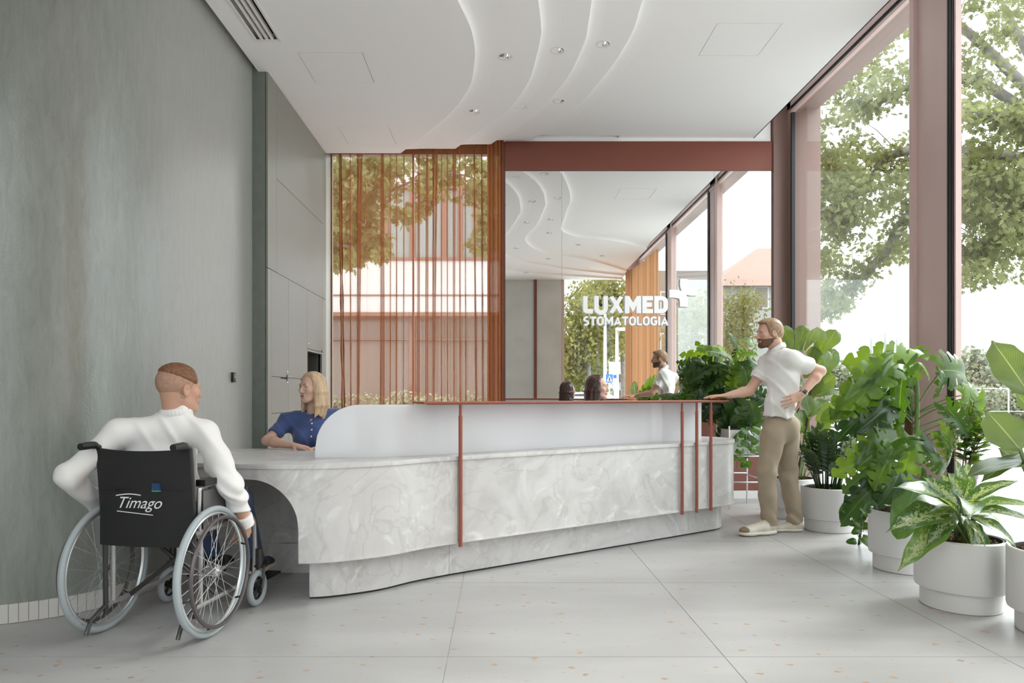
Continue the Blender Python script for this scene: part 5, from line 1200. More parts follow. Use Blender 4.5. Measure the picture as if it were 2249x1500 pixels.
def leafmesh(name, m, wf, nt=14, ns=3, droop=.35, fold=.12, wave=.02, slits=None, back=.0, seed=0, fwd=.12, thick=0):
    rnd = random.Random(seed); V = []; UV = []; ph = rnd.uniform(0, 6); cols = list(range(-ns, ns+1))
    for i in range(nt+1):
        t = i/nt; w_ = wf(t)
        for c in cols:
            s = c/ns; a = abs(s); x = s*w_
            if slits and a > .99 and (i % slits in (0, slits-2)): x *= .90
            y = t+fwd*a*w_*1.2*(1-t*.5)-back*(a**1.4)*(1-t)**2
            z = -droop*t*t-fold*(-(a*w_)*1.0)*(1 if fold > 0 else 1)-.9*droop*(a*w_)**2+wave*sin(9*t+ph+2.5*s)*a
            V.append((x, y*(1-.12*droop*t*t), z)); UV.append((s, t))
    n = len(cols); F = []
    for i in range(nt):
        for j in range(n-1):
            a = min(abs(cols[j]), abs(cols[j+1]))/ns
            if slits and 1 < i < nt-3 and ((i % slits == slits-1 and a >= .38) or (i % slits == slits-2 and a >= .78)): continue
            F.append((i*n+j, i*n+j+1, (i+1)*n+j+1, (i+1)*n+j))
    return mesh(name, V, F, m, True, UV)
def prof(*kv):
    def f(t):
        for (a, x), (b, y) in zip(kv, kv[1:]):
            if t <= b: u = (t-a)/(b-a); u = u*u*(3-2*u); return x+(y-x)*u
        return kv[-1][1]
    return f
wm_ = lambda t: .50*max(0.02, (min(1, (t+.10)/.30))**.5)*sqrt(max(0, 1-max(0, (t-.25)/.75)**2.2))
MON = [leafmesh('leaf', LM_MON, wm_, 29, 5, d, f_, .06, 5, .32, s) for d, f_, s in ((.75, .30, 1), (1.1, .15, 2), (.5, .5, 3), (.9, .45, 9))]
MOND = [leafmesh('leaf', LM_MOND, wm_, 29, 5, d, f_, .06, 5, .32, s) for d, f_, s in ((.75, .30, 4), (1.1, .15, 5), (.5, .5, 6))]
HEART = leafmesh('leaf', LM_MOND, lambda t: .40*max(.03, min(1, (t+.08)/.25)**.5)*sqrt(max(0, 1-max(0, (t-.2)/.8)**1.6)), 14, 3, .4, .12, .015, None, .18, 7)
FID = [leafmesh('leaf', LM_FID, prof((0, .04), (.12, .17), (.38, .22), (.72, .37), (.9, .28), (1, .03)), 14, 4, d, .10, .03, None, 0, s, .05) for d, s in ((.15, 1), (.3, 2), (-.1, 3))]
AGL = [leafmesh('leaf', LM_AGL, prof((0, .02), (.18, .13), (.45, .19), (.75, .12), (1, .003)), 16, 3, d, .35, .015, None, 0, s, .1) for d, s in ((.35, 1), (.6, 2), (.12, 3))]
STR = [leafmesh('leaf', LM_STR, prof((0, .03), (.1, .13), (.4, .20), (.75, .15), (1, .01)), 22, 4, d, .22, .012, None, 0, s, .1) for d, s in ((.12, 1), (.3, 2))]
POTH = leafmesh('leaf', LM_POT, lambda t: .38*max(.03, min(1, (t+.06)/.25)**.5)*sqrt(max(0, 1-max(0, (t-.2)/.8)**1.4)), 10, 2, .3, .2, .01, None, .15, 3)
RUB = leafmesh('leaf', LM_RUB, prof((0, .02), (.25, .17), (.55, .20), (.85, .1), (1, .003)), 8, 2, .2, .2, .01, None, 0, 5)
def leaf_at(par, me, base, tip, nh=(0, 0, 1), ws=1.0, name='leaf'):
    base, tip = Vector(base), Vector(tip); d = tip-base; l = d.length; return place(name, me, basis(base, d, nh, l, l*ws), par)
def curve(a, b, up=.15, n=8):
    a, b = Vector(a), Vector(b); m_ = a.lerp(b, .5)+Vector((0, 0, up)); return [a*(1-t)**2+m_*2*t*(1-t)+b*t*t for t in [i/n for i in range(n+1)]]
def stalk(par, a, b, r=.005, up=.1, m=None): return MB().tube(curve(a, b, up), [r, r*.95, r*.9, r*.9, r*.85, r*.8, r*.75, r*.7, r*.6], 7).ob('stalk', m or STEMG, par, True)
# ---- large monstera on a coir pole
pm = thing('monstera', (2.66, 4.56, .35), 'large bright green monstera climbing a coir pole in a white planter', 'plant')
poleb, polet = Vector((2.67, 4.58, .34)), P(2001, 826, 4.60)
rp = random.Random(2); n = 40
MB().tube([poleb.lerp(polet, i/n) for i in range(n+1)], [.026+rp.uniform(-.003, .003) for i in range(n+1)], 14).ob('moss_pole', COIR, pm, True)
m = MB()
for i in range(700):
    t = rp.random(); a = rp.uniform(0, 2*pi); c = poleb.lerp(polet, t)+Vector((cos(a), sin(a), 0))*.025; d = Vector((cos(a)*.6, sin(a)*.6, rp.uniform(-1, 1))).normalized()*rp.uniform(.008, .022)
    m.tube([c, c+d*.6+Vector((0, 0, .003)), c+d], .0007, 3, cap=False)
o = m.ob('coir_strand', COIR, pm); o['kind'] = 'stuff'
MB().tube(smoothpath([poleb+Vector((.03, -.03, 0)), P(2003, 1030, 4.53), P(2013, 950, 4.53), P(2014, 860, 4.53), P(2008, 805, 4.55)], 6), .013, 10).ob('stem', STEMG, pm, True)
# base px, tip px, depth of base, depth of tip, kind(0 bright,1 dark,2 heart), width, stem height px
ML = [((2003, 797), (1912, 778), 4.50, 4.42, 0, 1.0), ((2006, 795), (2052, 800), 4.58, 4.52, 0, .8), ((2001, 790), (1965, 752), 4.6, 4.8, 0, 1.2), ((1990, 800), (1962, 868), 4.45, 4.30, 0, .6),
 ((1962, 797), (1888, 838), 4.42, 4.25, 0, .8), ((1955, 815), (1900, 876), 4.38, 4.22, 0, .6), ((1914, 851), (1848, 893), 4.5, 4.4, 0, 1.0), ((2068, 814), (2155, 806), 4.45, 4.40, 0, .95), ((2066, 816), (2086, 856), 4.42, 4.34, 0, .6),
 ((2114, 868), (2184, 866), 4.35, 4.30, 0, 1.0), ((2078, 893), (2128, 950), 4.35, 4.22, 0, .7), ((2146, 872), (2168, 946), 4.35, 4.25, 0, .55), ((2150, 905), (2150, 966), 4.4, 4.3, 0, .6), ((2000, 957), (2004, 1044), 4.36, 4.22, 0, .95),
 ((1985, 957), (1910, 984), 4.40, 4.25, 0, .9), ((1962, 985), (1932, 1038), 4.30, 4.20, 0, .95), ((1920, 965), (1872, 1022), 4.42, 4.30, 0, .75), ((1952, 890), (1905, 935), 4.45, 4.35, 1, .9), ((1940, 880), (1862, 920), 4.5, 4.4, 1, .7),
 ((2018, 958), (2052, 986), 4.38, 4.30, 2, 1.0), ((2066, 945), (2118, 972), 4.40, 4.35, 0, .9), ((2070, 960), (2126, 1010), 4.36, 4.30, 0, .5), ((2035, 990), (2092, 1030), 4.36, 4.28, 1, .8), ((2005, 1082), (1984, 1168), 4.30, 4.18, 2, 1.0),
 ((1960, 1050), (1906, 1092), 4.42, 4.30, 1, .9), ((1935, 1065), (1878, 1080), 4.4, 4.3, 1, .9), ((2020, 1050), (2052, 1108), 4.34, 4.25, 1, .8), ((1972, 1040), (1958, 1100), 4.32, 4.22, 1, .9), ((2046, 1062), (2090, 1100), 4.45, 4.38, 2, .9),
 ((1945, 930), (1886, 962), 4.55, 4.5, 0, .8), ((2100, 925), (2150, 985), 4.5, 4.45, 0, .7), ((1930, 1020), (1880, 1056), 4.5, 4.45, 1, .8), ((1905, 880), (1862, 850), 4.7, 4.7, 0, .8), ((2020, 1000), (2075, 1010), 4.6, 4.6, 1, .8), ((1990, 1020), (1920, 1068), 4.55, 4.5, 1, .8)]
rl = random.Random(4)
for i, (b_, t_, y1, y2, kd, ws_) in enumerate(ML):
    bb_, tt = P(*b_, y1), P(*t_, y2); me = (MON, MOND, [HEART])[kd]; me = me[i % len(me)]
    out = Vector(((bb_.x+tt.x)/2-2.7, (bb_.y+tt.y)/2-4.75, 0)); nh = Vector((out.x*.4, -.9, .5+rl.uniform(-.2, .2)))
    if tt.z < bb_.z-.12: nh = Vector((out.x*.7+rl.uniform(-.3, .3), -1, .35))
    nh += Vector((rl.uniform(-.5, .5), rl.uniform(-.3, .3), rl.uniform(-.2, .4))); tt = bb_+(tt-bb_)*1.06
    if b_[0] > 2050 and t_[1]-b_[1] < 40: nh = Vector((rl.uniform(-.2, .2), -1, .4)); ws_ += .5
    leaf_at(pm, me, bb_, tt, nh, ws_*.84)
    z0 = max(.4, min(bb_.z-.12, 1.0)); c = poleb.lerp(polet, (z0-.34)/(polet.z-.34)); stalk(pm, c+Vector((0, -.03, 0)), bb_, .0055, .04)
# ---- dark monstera behind the counter end, on a second pole
p2 = thing('monstera', (2.46, 7.24, .8), 'dark glossy monstera between the reception desk end and the standing man', 'plant')
pb2, pt2 = Vector((2.46, 7.26, .60)), P(1612, 803, 7.3)
MB().tube([pb2.lerp(pt2, i/30) for i in range(31)], [.03+rp.uniform(-.004, .004) for i in range(31)], 12).ob('moss_pole', COIR, p2, True)
ML2 = [((1606, 790), (1574, 742), 0, .8), ((1618, 778), (1640, 752), 0, .7), ((1625, 782), (1660, 770), 0, .8), ((1640, 800), (1672, 826), 0, .7), ((1600, 802), (1560, 782), 1, .9), ((1545, 798), (1508, 818), 1, .9), ((1548, 800), (1538, 780), 0, .8), ((1540, 812), (1515, 848), 1, .8), ((1575, 800), (1520, 830), 1, .6), ((1598, 806), (1537, 845), 1, .7), ((1600, 812), (1560, 862), 1, .6),
 ((1626, 800), (1615, 860), 0, .9), ((1634, 806), (1650, 862), 0, .8), ((1640, 790), (1690, 812), 1, .8), ((1590, 850), (1540, 866), 1, .9), ((1560, 860), (1500, 878), 1, .8), ((1600, 862), (1570, 882), 1, .9), ((1640, 880), (1600, 930), 1, 1.0), ((1646, 880), (1672, 935), 1, 1.0), ((1612, 900), (1575, 940), 1, .9), ((1634, 905), (1655, 955), 1, .9), ((1595, 905), (1560, 912), 1, .8), ((1655, 900), (1690, 950), 1, .8),
 ((1610, 925), (1585, 975), 1, .9), ((1630, 935), (1612, 985), 1, .9), ((1645, 930), (1672, 990), 1, .8), ((1655, 860), (1700, 890), 1, .8), ((1575, 880), (1548, 915), 1, .9), ((1500, 868), (1478, 842), 0, .8), ((1515, 870), (1490, 888), 0, .8), ((1660, 760), (1645, 735), 0, .8), ((1598, 830), (1556, 822), 1, .8), ((1520, 880), (1486, 866), 0, .8), ((1625, 850), (1590, 900), 1, .8), ((1655, 830), (1680, 870), 0, .7)]
for i, (b_, t_, kd, ws_) in enumerate(ML2):
    y1 = 7.52-min(.42, max(0, (t_[0]-1500))/380)+rl.uniform(-.04, .04); bb_, tt = P(*b_, y1), P(*t_, y1-.09+rl.uniform(-.06, .06)); me = (MON, MOND)[kd][i % 3]
    nh = Vector((rl.uniform(-.4, .3), -.7, .75)) if tt.z > bb_.z-.1 else Vector((rl.uniform(-.5, .4), -1, .35))
    nh += Vector((rl.uniform(-.7, .7), rl.uniform(-.3, .5), rl.uniform(-.2, .5))); leaf_at(p2, me, bb_, tt, nh, ws_*1.0); z0 = max(.85, min(bb_.z-.05, 1.35)); c = pb2.lerp(pt2, (z0-.6)/(pt2.z-.6)); stalk(p2, c+Vector((0, -.03, 0)), bb_, .006, .03)
# ---- white wire stand with planter
st = thing('plant_stand', (2.42, 6.95, 0), 'white wire stand with a square planter behind the desk end', 'plant stand')
WM_ = mat('white_metal', (.78, .78, .78), .35); sx_, sy_ = (2.30, 2.62), (6.96, 7.36)
for x in sx_:
    for y in sy_: MB().tube([(x, y, 0), (x, y, .83)], .008, 8).ob('leg', WM_, st, True)
for x in sx_: MB().tube([(x, sy_[0], .30), (x, sy_[1], .30)], .007, 8).ob('cross_bar', WM_, st, True)
for y, z in ((sy_[0], .27), (sy_[1], .32), (sy_[0], .53), (sy_[1], .53)): MB().tube([(sx_[0], y, z), (sx_[1], y, z)], .007, 8).ob('cross_bar', WM_, st, True)
MB().box(2.31, 2.61, 6.97, 7.35, .545, .79).ob('planter_box', POT, st, bevel=.006); MB().box(2.325, 2.595, 6.985, 7.335, .785, .795).ob('soil', SOIL, st)
MB().box(2.23, 2.29, 6.95, 7.2, .62, .80).V
# ---- trailing vines
def vine(par, pts, nl, ls, seed, r=.0025):
    rnd = random.Random(seed); sp_ = smoothpath(pts, 8); MB().tube(sp_, r, 6).ob('vine', STEMG, par, True)
    for i in range(nl):
        q = sp_[int((i+.5)/nl*(len(sp_)-1))]; a = rnd.uniform(0, 2*pi); d = Vector((cos(a)*.8, sin(a)*.5-.35, rnd.uniform(-.9, .1))).normalized(); l = ls*rnd.uniform(.7, 1.2); b_ = q+d*l*.5
        leaf_at(par, POTH, b_, b_+d*l, (rnd.uniform(-.4, .4), -1, .7), 1.1)
        MB().tube([q, q.lerp(b_, .5)+Vector((0, 0, .006)), b_], .0015, 4).ob('stalk', STEMG, par, True)
v1 = thing('trailing_vine', (2.40, 6.9, .80), 'pothos vine trailing from the square planter on the white wire stand', 'plant')
vine(v1, [P(1640, 950, 7.02), P(1625, 950, 6.94), P(1618, 975, 6.80), P(1632, 1020, 6.80)], 9, .085, 1); vine(v1, [P(1650, 946, 7.02), P(1640, 940, 6.94), P(1640, 975, 6.8), P(1645, 1012, 6.80)], 8, .085, 2); vine(v1, [P(1655, 948, 7.02), P(1668, 960, 6.84), P(1655, 985, 6.78)], 7, .08, 5); vine(v1, [P(1630, 955, 7.02), P(1622, 975, 6.82), P(1618, 1030, 6.82)], 7, .075, 6)
# ---- nursery pots on the floor by the glass
PURP = mat('mauve_plastic_pot', (.14, .11, .13), .45)
def npot(x, y, z, label, r=.09, h=.17, m=None):
    t = thing('nursery_pot', (x, y, z), label, 'plant pot'); MB().lathe([(.0, 0), (r*.75, 0), (r*.78, .005), (r*.97, h-.02), (r*1.03, h-.02), (r*1.03, h), (r*.96, h), (r*.93, h-.03), (.0001, h-.035)], (x, y, z), 32).ob('pot_body', m or PURP, t, smooth='auto')
    MB().lathe([(r*.93, h-.03), (.0001, h-.02)], (x, y, z), 24).ob('soil', SOIL, t); return t
def pstool(x, y, h, label):
    t = thing('plant_stool', (x, y, 0), label, 'plant stand'); MB().lathe([(.0001, h), (.14, h), (.145, h-.008), (.14, h-.02), (.0001, h-.02)], (x, y, 0), 32).ob('top', BLACK, t, smooth='auto')
    for k in range(3): a = 2*pi*k/3+.4; MB().tube([(x+.10*cos(a), y+.10*sin(a), h-.02), (x+.13*cos(a), y+.13*sin(a), 0)], .009, 8).ob('leg', BLACK, t, True)
pstool(2.84, 5.22, .27, 'low black plant stool behind the large monstera'); npot(2.84, 5.22, .27, 'mauve nursery pot on the low stool behind the large monstera', .11, .19)
v2 = thing('trailing_vine', (2.60, 5.1, .46), 'pothos vine trailing to the floor beside the large monstera planter', 'plant')
for k_, pts in enumerate(([P(1905, 1075, 5.12), P(1888, 1080, 5.0), P(1876, 1115, 4.98), P(1880, 1160, 4.98), P(1892, 1195, 4.9)], [P(1908, 1078, 5.12), P(1900, 1085, 5.0), P(1893, 1120, 4.96), P(1896, 1168, 4.95)], [P(1900, 1076, 5.1), P(1880, 1090, 5.0), P(1868, 1110, 5.0), P(1872, 1150, 4.98)], [P(1925, 1080, 5.1), P(1912, 1090, 5.0), P(1905, 1130, 4.95)])): vine(v2, pts, 9, .075, 10+k_)
pstool(2.90, 4.35, .42, 'low black plant stool by the window behind the variegated plant'); npot(2.90, 4.35, .42, 'tall mauve nursery pot by the window behind the variegated plant', .075, .22)
def bushy(par, base, tops, nl, ls, me, seed, spread=.9):
    rnd = random.Random(seed)
    for tpt in tops:
        base_ = Vector(base)+Vector((rnd.uniform(-.03, .03), rnd.uniform(-.03, .03), 0)); c = curve(base_, tpt, .08, 10); MB().tube(c, [.005-.0003*i for i in range(11)], 6).ob('stem', STEMB, par, True)
        for i in range(nl):
            t = .25+.75*i/nl; q = c[min(10, int(t*10))].lerp(c[min(10, int(t*10)+1)], (t*10) % 1); a = i*2.4+rnd.uniform(-.3, .3); d = Vector((cos(a)*spread, sin(a)*spread, .45)).normalized(); l = ls*rnd.uniform(.8, 1.15)
            leaf_at(par, me, q, q+d*l, (rnd.uniform(-.2, .2), -.3, 1), 1.1)
b1 = thing('leafy_shrub', (2.90, 4.35, .62), 'small-leaved shrub on thin brown stems against the window mullion', 'plant')
bushy(b1, (2.90, 4.35, .60), [P(2140, 880, 4.3), P(2165, 900, 4.35), P(2180, 930, 4.3), P(2120, 920, 4.4), P(2150, 950, 4.3), P(2178, 965, 4.35)], 14, .10, RUB, 3)
b2 = thing('leafy_shrub', (2.60, 5.16, .46), 'small-leaved shrub with thin stems in front of the window, left of the coir pole', 'plant')
bushy(b2, (2.60, 5.16, .44), [P(1870, 935, 5.2), P(1888, 920, 5.25), P(1905, 945, 5.2), P(1858, 960, 5.15), P(1925, 930, 5.2)], 12, .08, RUB, 4)
# ---- fiddle-leaf fig
pf = thing('fiddle_leaf_fig', (2.80, 6.52, .35), 'tall fiddle-leaf fig with broad upright leaves behind the standing man', 'plant')
for k, (bx, tx, ty) in enumerate(((2.74, 1758, 745), (2.78, 1795, 755))):
    tp = P(tx, ty, 6.45); bs = Vector((bx, 6.52, .34)); c = smoothpath([bs, bs.lerp(tp, .4)+Vector((.02, 0, 0)), tp], 10); MB().tube(c, .012, 8).ob('stem', STEMB, pf, True)
FLs = [((1742, 775), (1722, 716)), ((1752, 772), (1768, 712)), ((1768, 770), (1790, 716)), ((1790, 780), (1806, 724)), ((1798, 790), (1834, 722)), ((1760, 800), (1748, 752)), ((1776, 818), (1792, 758)), ((1800, 815), (1826, 770)), ((1765, 830), (1806, 790)), ((1800, 838), (1838, 768)), ((1812, 850), (1820, 800)), ((1772, 868), (1832, 826)), ((1778, 880), (1800, 832)), ((1772, 915), (1822, 872)), ((1780, 922), (1768, 868)), ((1792, 925), (1828, 885)), ((1775, 958), (1758, 905)), ((1775, 960), (1822, 930)), ((1800, 950), (1834, 900)), ((1768, 985), (1812, 952)), ((1760, 900), (1745, 940)), ((1772, 848), (1742, 828)), ((1768, 790), (1738, 792)), ((1785, 800), (1812, 748)), ((1790, 870), (1835, 850)), ((1762, 940), (1740, 900))]
for i, (b_, t_) in enumerate(FLs):
    y1 = 6.42+rl.uniform(-.12, .12); leaf_at(pf, FID[i % 3], P(*b_, y1), P(*t_, y1-.08+rl.uniform(-.06, .06)), (rl.uniform(-.9, .5), -1, .45), .76)
# ---- zamioculcas
pz = thing('zamioculcas', (2.79, 5.90, .33), 'dark glossy zamioculcas with feathery fronds in a white planter', 'plant')
ZL = leafmesh('leaflet', LM_ZAM, prof((0, .04), (.3, .17), (.6, .19), (.85, .1), (1, .005)), 5, 1, .1, .3, 0, None, 0, 1)
def frond(par, b_, t_, nl, ls, r=.008, m=None, seed=0):
    rnd = random.Random(seed); c = curve(b_, t_, .12, 14); V0 = MB(); V0.tube(c, [r*(1-.05*i) for i in range(15)], 6); UV = [(.5, .5)]*len(V0.V); sd_ = Vector((0, 0, 1)).cross((Vector(t_)-Vector(b_))).normalized(); sd_ = (sd_+Vector((rnd.uniform(-.5, .5), -rnd.uniform(0, .7), 0))).normalized()
    co = np.empty(len(ZL.vertices)*3); ZL.vertices.foreach_get('co', co); co = co.reshape(-1, 3); fc = [tuple(p.vertices) for p in ZL.polygons]
    uvs = [(0, 0)]*len(co)
    for i in range(nl*2):
        t = .28+.72*(i//2)/(nl-1); k = min(13, int(t*14)); q = c[k].lerp(c[k+1], min(1, t*14-k)); ax_ = (c[k+1]-c[k]).normalized(); s_ = (sd_-ax_*sd_.dot(ax_)).normalized()*(1 if i % 2 else -1)
        d = (s_+ax_*(.55 if t < .98 else 3)).normalized(); l = ls*(1.05-.3*abs(t-.6))*rnd.uniform(.9, 1.1); nn = s_.cross(ax_)*(1 if i % 2 else -1); nn = nn if nn.z > 0 else -nn
        M = basis(q, d, nn+s_*.3, l); V0.add([M @ Vector(v) for v in co], fc); UV += [(v[0]/.19, v[1]) for v in co]
    me = mesh('frond', V0.V, V0.F, m or LM_ZAM, True, UV); return link('frond', me, None, par)
for i in range(24):
    a = 2.4*i; q = .25+.75*rl.random(); top_z = .86-.25*q+rl.uniform(-.05, .06); b_ = Vector((2.79+.09*cos(a), 5.90+.09*sin(a), .34)); t_ = Vector((2.79+.33*q*cos(a), 5.88+.30*q*sin(a), top_z)); frond(pz, b_, t_, 9, .085, .008, None, i)
# grassy plant in the pot half behind the man
pg = thing('leafy_plant', (2.72, 6.50, .34), 'low plant with narrow drooping leaves behind the standing man', 'plant')
for i in range(34):
    a = 2.4*i; rr = .05+.10*rl.random(); b_ = Vector((2.735+.08*cos(a), 6.46+.08*sin(a), .34)); t_ = b_+Vector((cos(a)*rr*1.4, sin(a)*rr*1.2, rl.uniform(.2, .52))); MB().tube(curve(b_, t_, .05, 5), .004, 5).ob('stalk', STEMG, pg, True); leaf_at(pg, RUB, t_-(t_-b_)*.15, t_+Vector((cos(a)*.12, sin(a)*.1-.03, .04)), (0, -.4, 1), .8)
# ---- silver variegated plant (foreground)
pa = thing('variegated_plant', (2.49, 3.76, .33), 'silver-variegated broad-leaved plant in the foremost full white planter', 'plant')
AL = [((2098, 1120), (2012, 1026), 3.66, 3.50, 0), ((2105, 1110), (2040, 1048), 3.72, 3.6, 2), ((2110, 1100), (2108, 1006), 3.72, 3.66, 2), ((2118, 1098), (2128, 1010), 3.78, 3.8, 2), ((2124, 1104), (2216, 1034), 3.72, 3.62, 0), ((2126, 1122), (2245, 1072), 3.66, 3.45, 0), ((2122, 1130), (2249, 1100), 3.60, 3.36, 0), ((2124, 1135), (2235, 1148), 3.60, 3.38, 1), ((2095, 1130), (1982, 1112), 3.64, 3.42, 0), ((2092, 1112), (2000, 1094), 3.70, 3.52, 0), ((2090, 1140), (2008, 1182), 3.60, 3.40, 1), ((2120, 1100), (2150, 1088), 3.60, 3.3, 0), ((2128, 1140), (2196, 1236), 3.64, 3.46, 1), ((2112, 1115), (2146, 1078), 3.60, 3.48, 0), ((2100, 1105), (2070, 1036), 3.8, 3.85, 2), ((2130, 1115), (2190, 1064), 3.80, 3.82, 0), ((2110, 1130), (2150, 1166), 3.58, 3.44, 1), ((2125, 1128), (2210, 1118), 3.78, 3.82, 0), ((2120, 1140), (2172, 1160), 3.56, 3.40, 1), ((2098, 1135), (2060, 1150), 3.58, 3.42, 1), ((2085, 1128), (2030, 1150), 3.78, 3.8, 1), ((2112, 1090), (2090, 1040), 3.62, 3.50, 2)]
for i, (b_, t_, y1, y2, kd) in enumerate(AL):
    bb_, tt = P(*b_, y1), P(*t_, y2); out = Vector((tt.x-2.49, tt.y-3.76, 0)); nh = Vector((-out.x*.5, -.5, 1)) if kd != 2 else Vector((rl.uniform(-.3, .3), -1, .3))
    leaf_at(pa, AGL[kd], bb_, tt, nh, 1.0); c = Vector((2.49+.03*cos(i*2.4), 3.74+.03*sin(i*2.4), .335)); MB().tube(curve(c, bb_, .02), .0075, 7).ob('stalk', STEMG, pa, True)
# ---- strelitzia at the right edge
ps = thing('strelitzia', (2.67, 3.36, .36), 'ribbed broad-leaved strelitzia at the right edge of the photo', 'plant')
SL = [((2262, 868), (2180, 740), 3.15, 3.28, 0, 1.35), ((2241, 988), (2168, 898), 3.10, 3.22, 0, 1.9), ((2262, 1018), (2132, 1006), 3.15, 3.10, 1, 1.0), ((2270, 1000), (2160, 1020), 3.2, 3.12, 1, .8), ((2262, 900), (2236, 866), 3.3, 3.3, 0, 1.6), ((2245, 1018), (2200, 985), 3.25, 3.2, 0, 1.2), ((2330, 900), (2350, 700), 3.2, 3.2, 0, 1.3), ((2330, 940), (2420, 800), 3.3, 3.2, 0, 1.3)]
for i, (b_, t_, y1, y2, kd, ws_) in enumerate(SL):
    bb_, tt = P(*b_, y1), P(*t_, y2); leaf_at(ps, STR[kd], bb_, tt, (-.5, -1, .35) if i not in (2, 3) else (0, -.35, 1), ws_); MB().tube(curve((2.67+.03*cos(i), 3.36+.03*sin(i), .37), bb_, .03), .009, 8).ob('stalk', STEMG, ps, True)
# ================================================================ OUTSIDE
PAVE = mat('pale_paving', (.52, .515, .51), .8, var=.08, vscale=1.5); ROAD = mat('asphalt', (.20, .20, .205), .9); GRASS = mat('lawn', (.10, .14, .04), .9, var=.3, vscale=3)
MB().box(-60, 3.5, 8.12, 26, -.22, -.16).box(3.5, 40, -40, 26, -.22, -.16).box(-60, 3.5, -40, -.64, -.22, -.16).ob('pavement', PAVE, kind='structure')
MB().box(-200, 300, 26, 400, -.30, -.2).ob('ground_far', mat('far_ground', (.22, .23, .18), .9, var=.2, vscale=.05), kind='structure')
MB().box(14, 19, -40, 26, -.165, -.155).ob('road', ROAD, kind='structure')
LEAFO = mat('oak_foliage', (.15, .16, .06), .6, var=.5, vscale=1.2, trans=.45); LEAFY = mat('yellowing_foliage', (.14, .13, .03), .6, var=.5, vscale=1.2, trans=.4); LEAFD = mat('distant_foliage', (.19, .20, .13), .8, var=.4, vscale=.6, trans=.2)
BARK = mat('grey_bark', (.17, .155, .14), .9, var=.3, vscale=8, bump=.5, bscale=20)
OAK = np.array([(0, 0), (.06, .12), (.26, .10), (.12, .28), (.40, .36), (.15, .48), (.34, .66), (.10, .70), (0, 1), (-.10, .70), (-.34, .66), (-.15, .48), (-.40, .36), (-.12, .28), (-.26, .10), (-.06, .12)])
OAKT = [(15, 0, 1), (15, 1, 3), (1, 2, 3), (15, 3, 13), (13, 14, 15), (13, 3, 5), (3, 4, 5), (13, 5, 11), (11, 12, 13), (11, 5, 7), (5, 6, 7), (11, 7, 9), (9, 10, 11), (9, 7, 8)]
SIMP = np.array([(0, 0), (.3, .35), (.22, .7), (0, 1), (-.22, .7), (-.3, .35)]); SIMT = [(0, 1, 5), (1, 2, 4), (1, 4, 5), (2, 3, 4)]
def foliage(par, clumps, m, size, shape='oak', seed=0, name='foliage'):
    """clumps: (centre, radius, count)"""
    rs = np.random.RandomState(seed); S_, T_ = (OAK, OAKT) if shape == 'oak' else (SIMP, SIMT); Vs = []; tot = 0
    for c, r, n in clumps:
        d = rs.normal(size=(n, 3)); d /= np.linalg.norm(d, axis=1)[:, None]; p = np.array(c)+d*(rs.rand(n)**.5)[:, None]*np.array(r)
        y = rs.normal(size=(n, 3)); y[:, 2] -= .8; y /= np.linalg.norm(y, axis=1)[:, None]; z = rs.normal(size=(n, 3)); z[:, 2] += .7; x = np.cross(y, z); x /= np.linalg.norm(x, axis=1)[:, None]; sz_ = size*rs.uniform(.7, 1.3, n)[:, None, None]
        Vs.append((p[:, None, :]+(x[:, None, :]*S_[None, :, 0:1]+y[:, None, :]*S_[None, :, 1:2])*sz_).reshape(-1, 3)); tot += n
    V = np.concatenate(Vs); T = np.array(T_); F = (np.arange(tot)[:, None, None]*len(S_)+T[None]).reshape(-1, 3)
    me = bpy.data.meshes.new(name); me.vertices.add(len(V)); me.vertices.foreach_set('co', V.astype(np.float32).ravel()); me.loops.add(F.size); me.loops.foreach_set('vertex_index', F.astype(np.int32).ravel())
    me.polygons.add(len(F)); me.polygons.foreach_set('loop_start', np.arange(0, F.size, 3, dtype=np.int32)); me.polygons.foreach_set('loop_total', np.full(len(F), 3, dtype=np.int32)); me.update(); me.materials.append(m)
    o = link(name, me, None, par); o['kind'] = 'stuff'; return o
def branch(par, pts, r0, r1, name='branch', n=8):
    s = smoothpath(pts, 6); return MB().tube(s, [r0+(r1-r0)*i/(len(s)-1) for i in range(len(s))], n).ob(name, BARK, par, True)
ro = random.Random(21)
# oak outside the right-hand windows: canopy traced in depth, lower edge at about 3 m
oak = thing('oak_tree', (8.5, 11.5, -.2), 'broad oak tree spreading outside the two side windows', 'tree')
branch(oak, [(9.2, 10.2, -.2), (9.1, 10.2, 1.5), (8.9, 10.3, 3.2), (8.6, 10.4, 5)], .28, .20, 'trunk', 12)
tips = []
BR = [[(8.9, 10.3, 3.3), P(2200, 520, 10.4), P(2120, 560, 10), P(2020, 500, 9.8)], [(8.8, 10.3, 3.8), P(2249, 400, 10.5), P(2150, 380, 10.6), P(2060, 420, 10.4)], [(8.7, 10.4, 4.2), P(2040, 450, 11), P(1940, 560, 11), P(1862, 640, 11.2), P(1800, 690, 11.4)], [(8.6, 10.4, 4.8), P(2150, 180, 11), P(2000, 190, 11), P(1900, 250, 11.5)], [(8.6, 10.4, 5), P(2249, 100, 11), P(2200, 0, 11.5)], [(8.6, 10.4, 4.6), P(2000, 330, 10.5), P(1900, 400, 11), P(1800, 420, 11.4)], [(8.7, 10.3, 4.4), P(2300, 300, 9.6), P(2250, 260, 9.2), P(2150, 250, 9)], [(8.6, 10.4, 5), P(2100, 50, 11), P(2020, 60, 11.3)]]
for i, b_ in enumerate(BR):
    branch(oak, b_, .10 if i not in (2,) else .12, .025); s = smoothpath(b_, 8)
    for q in s[8:]: tips.append(q)
cl = []
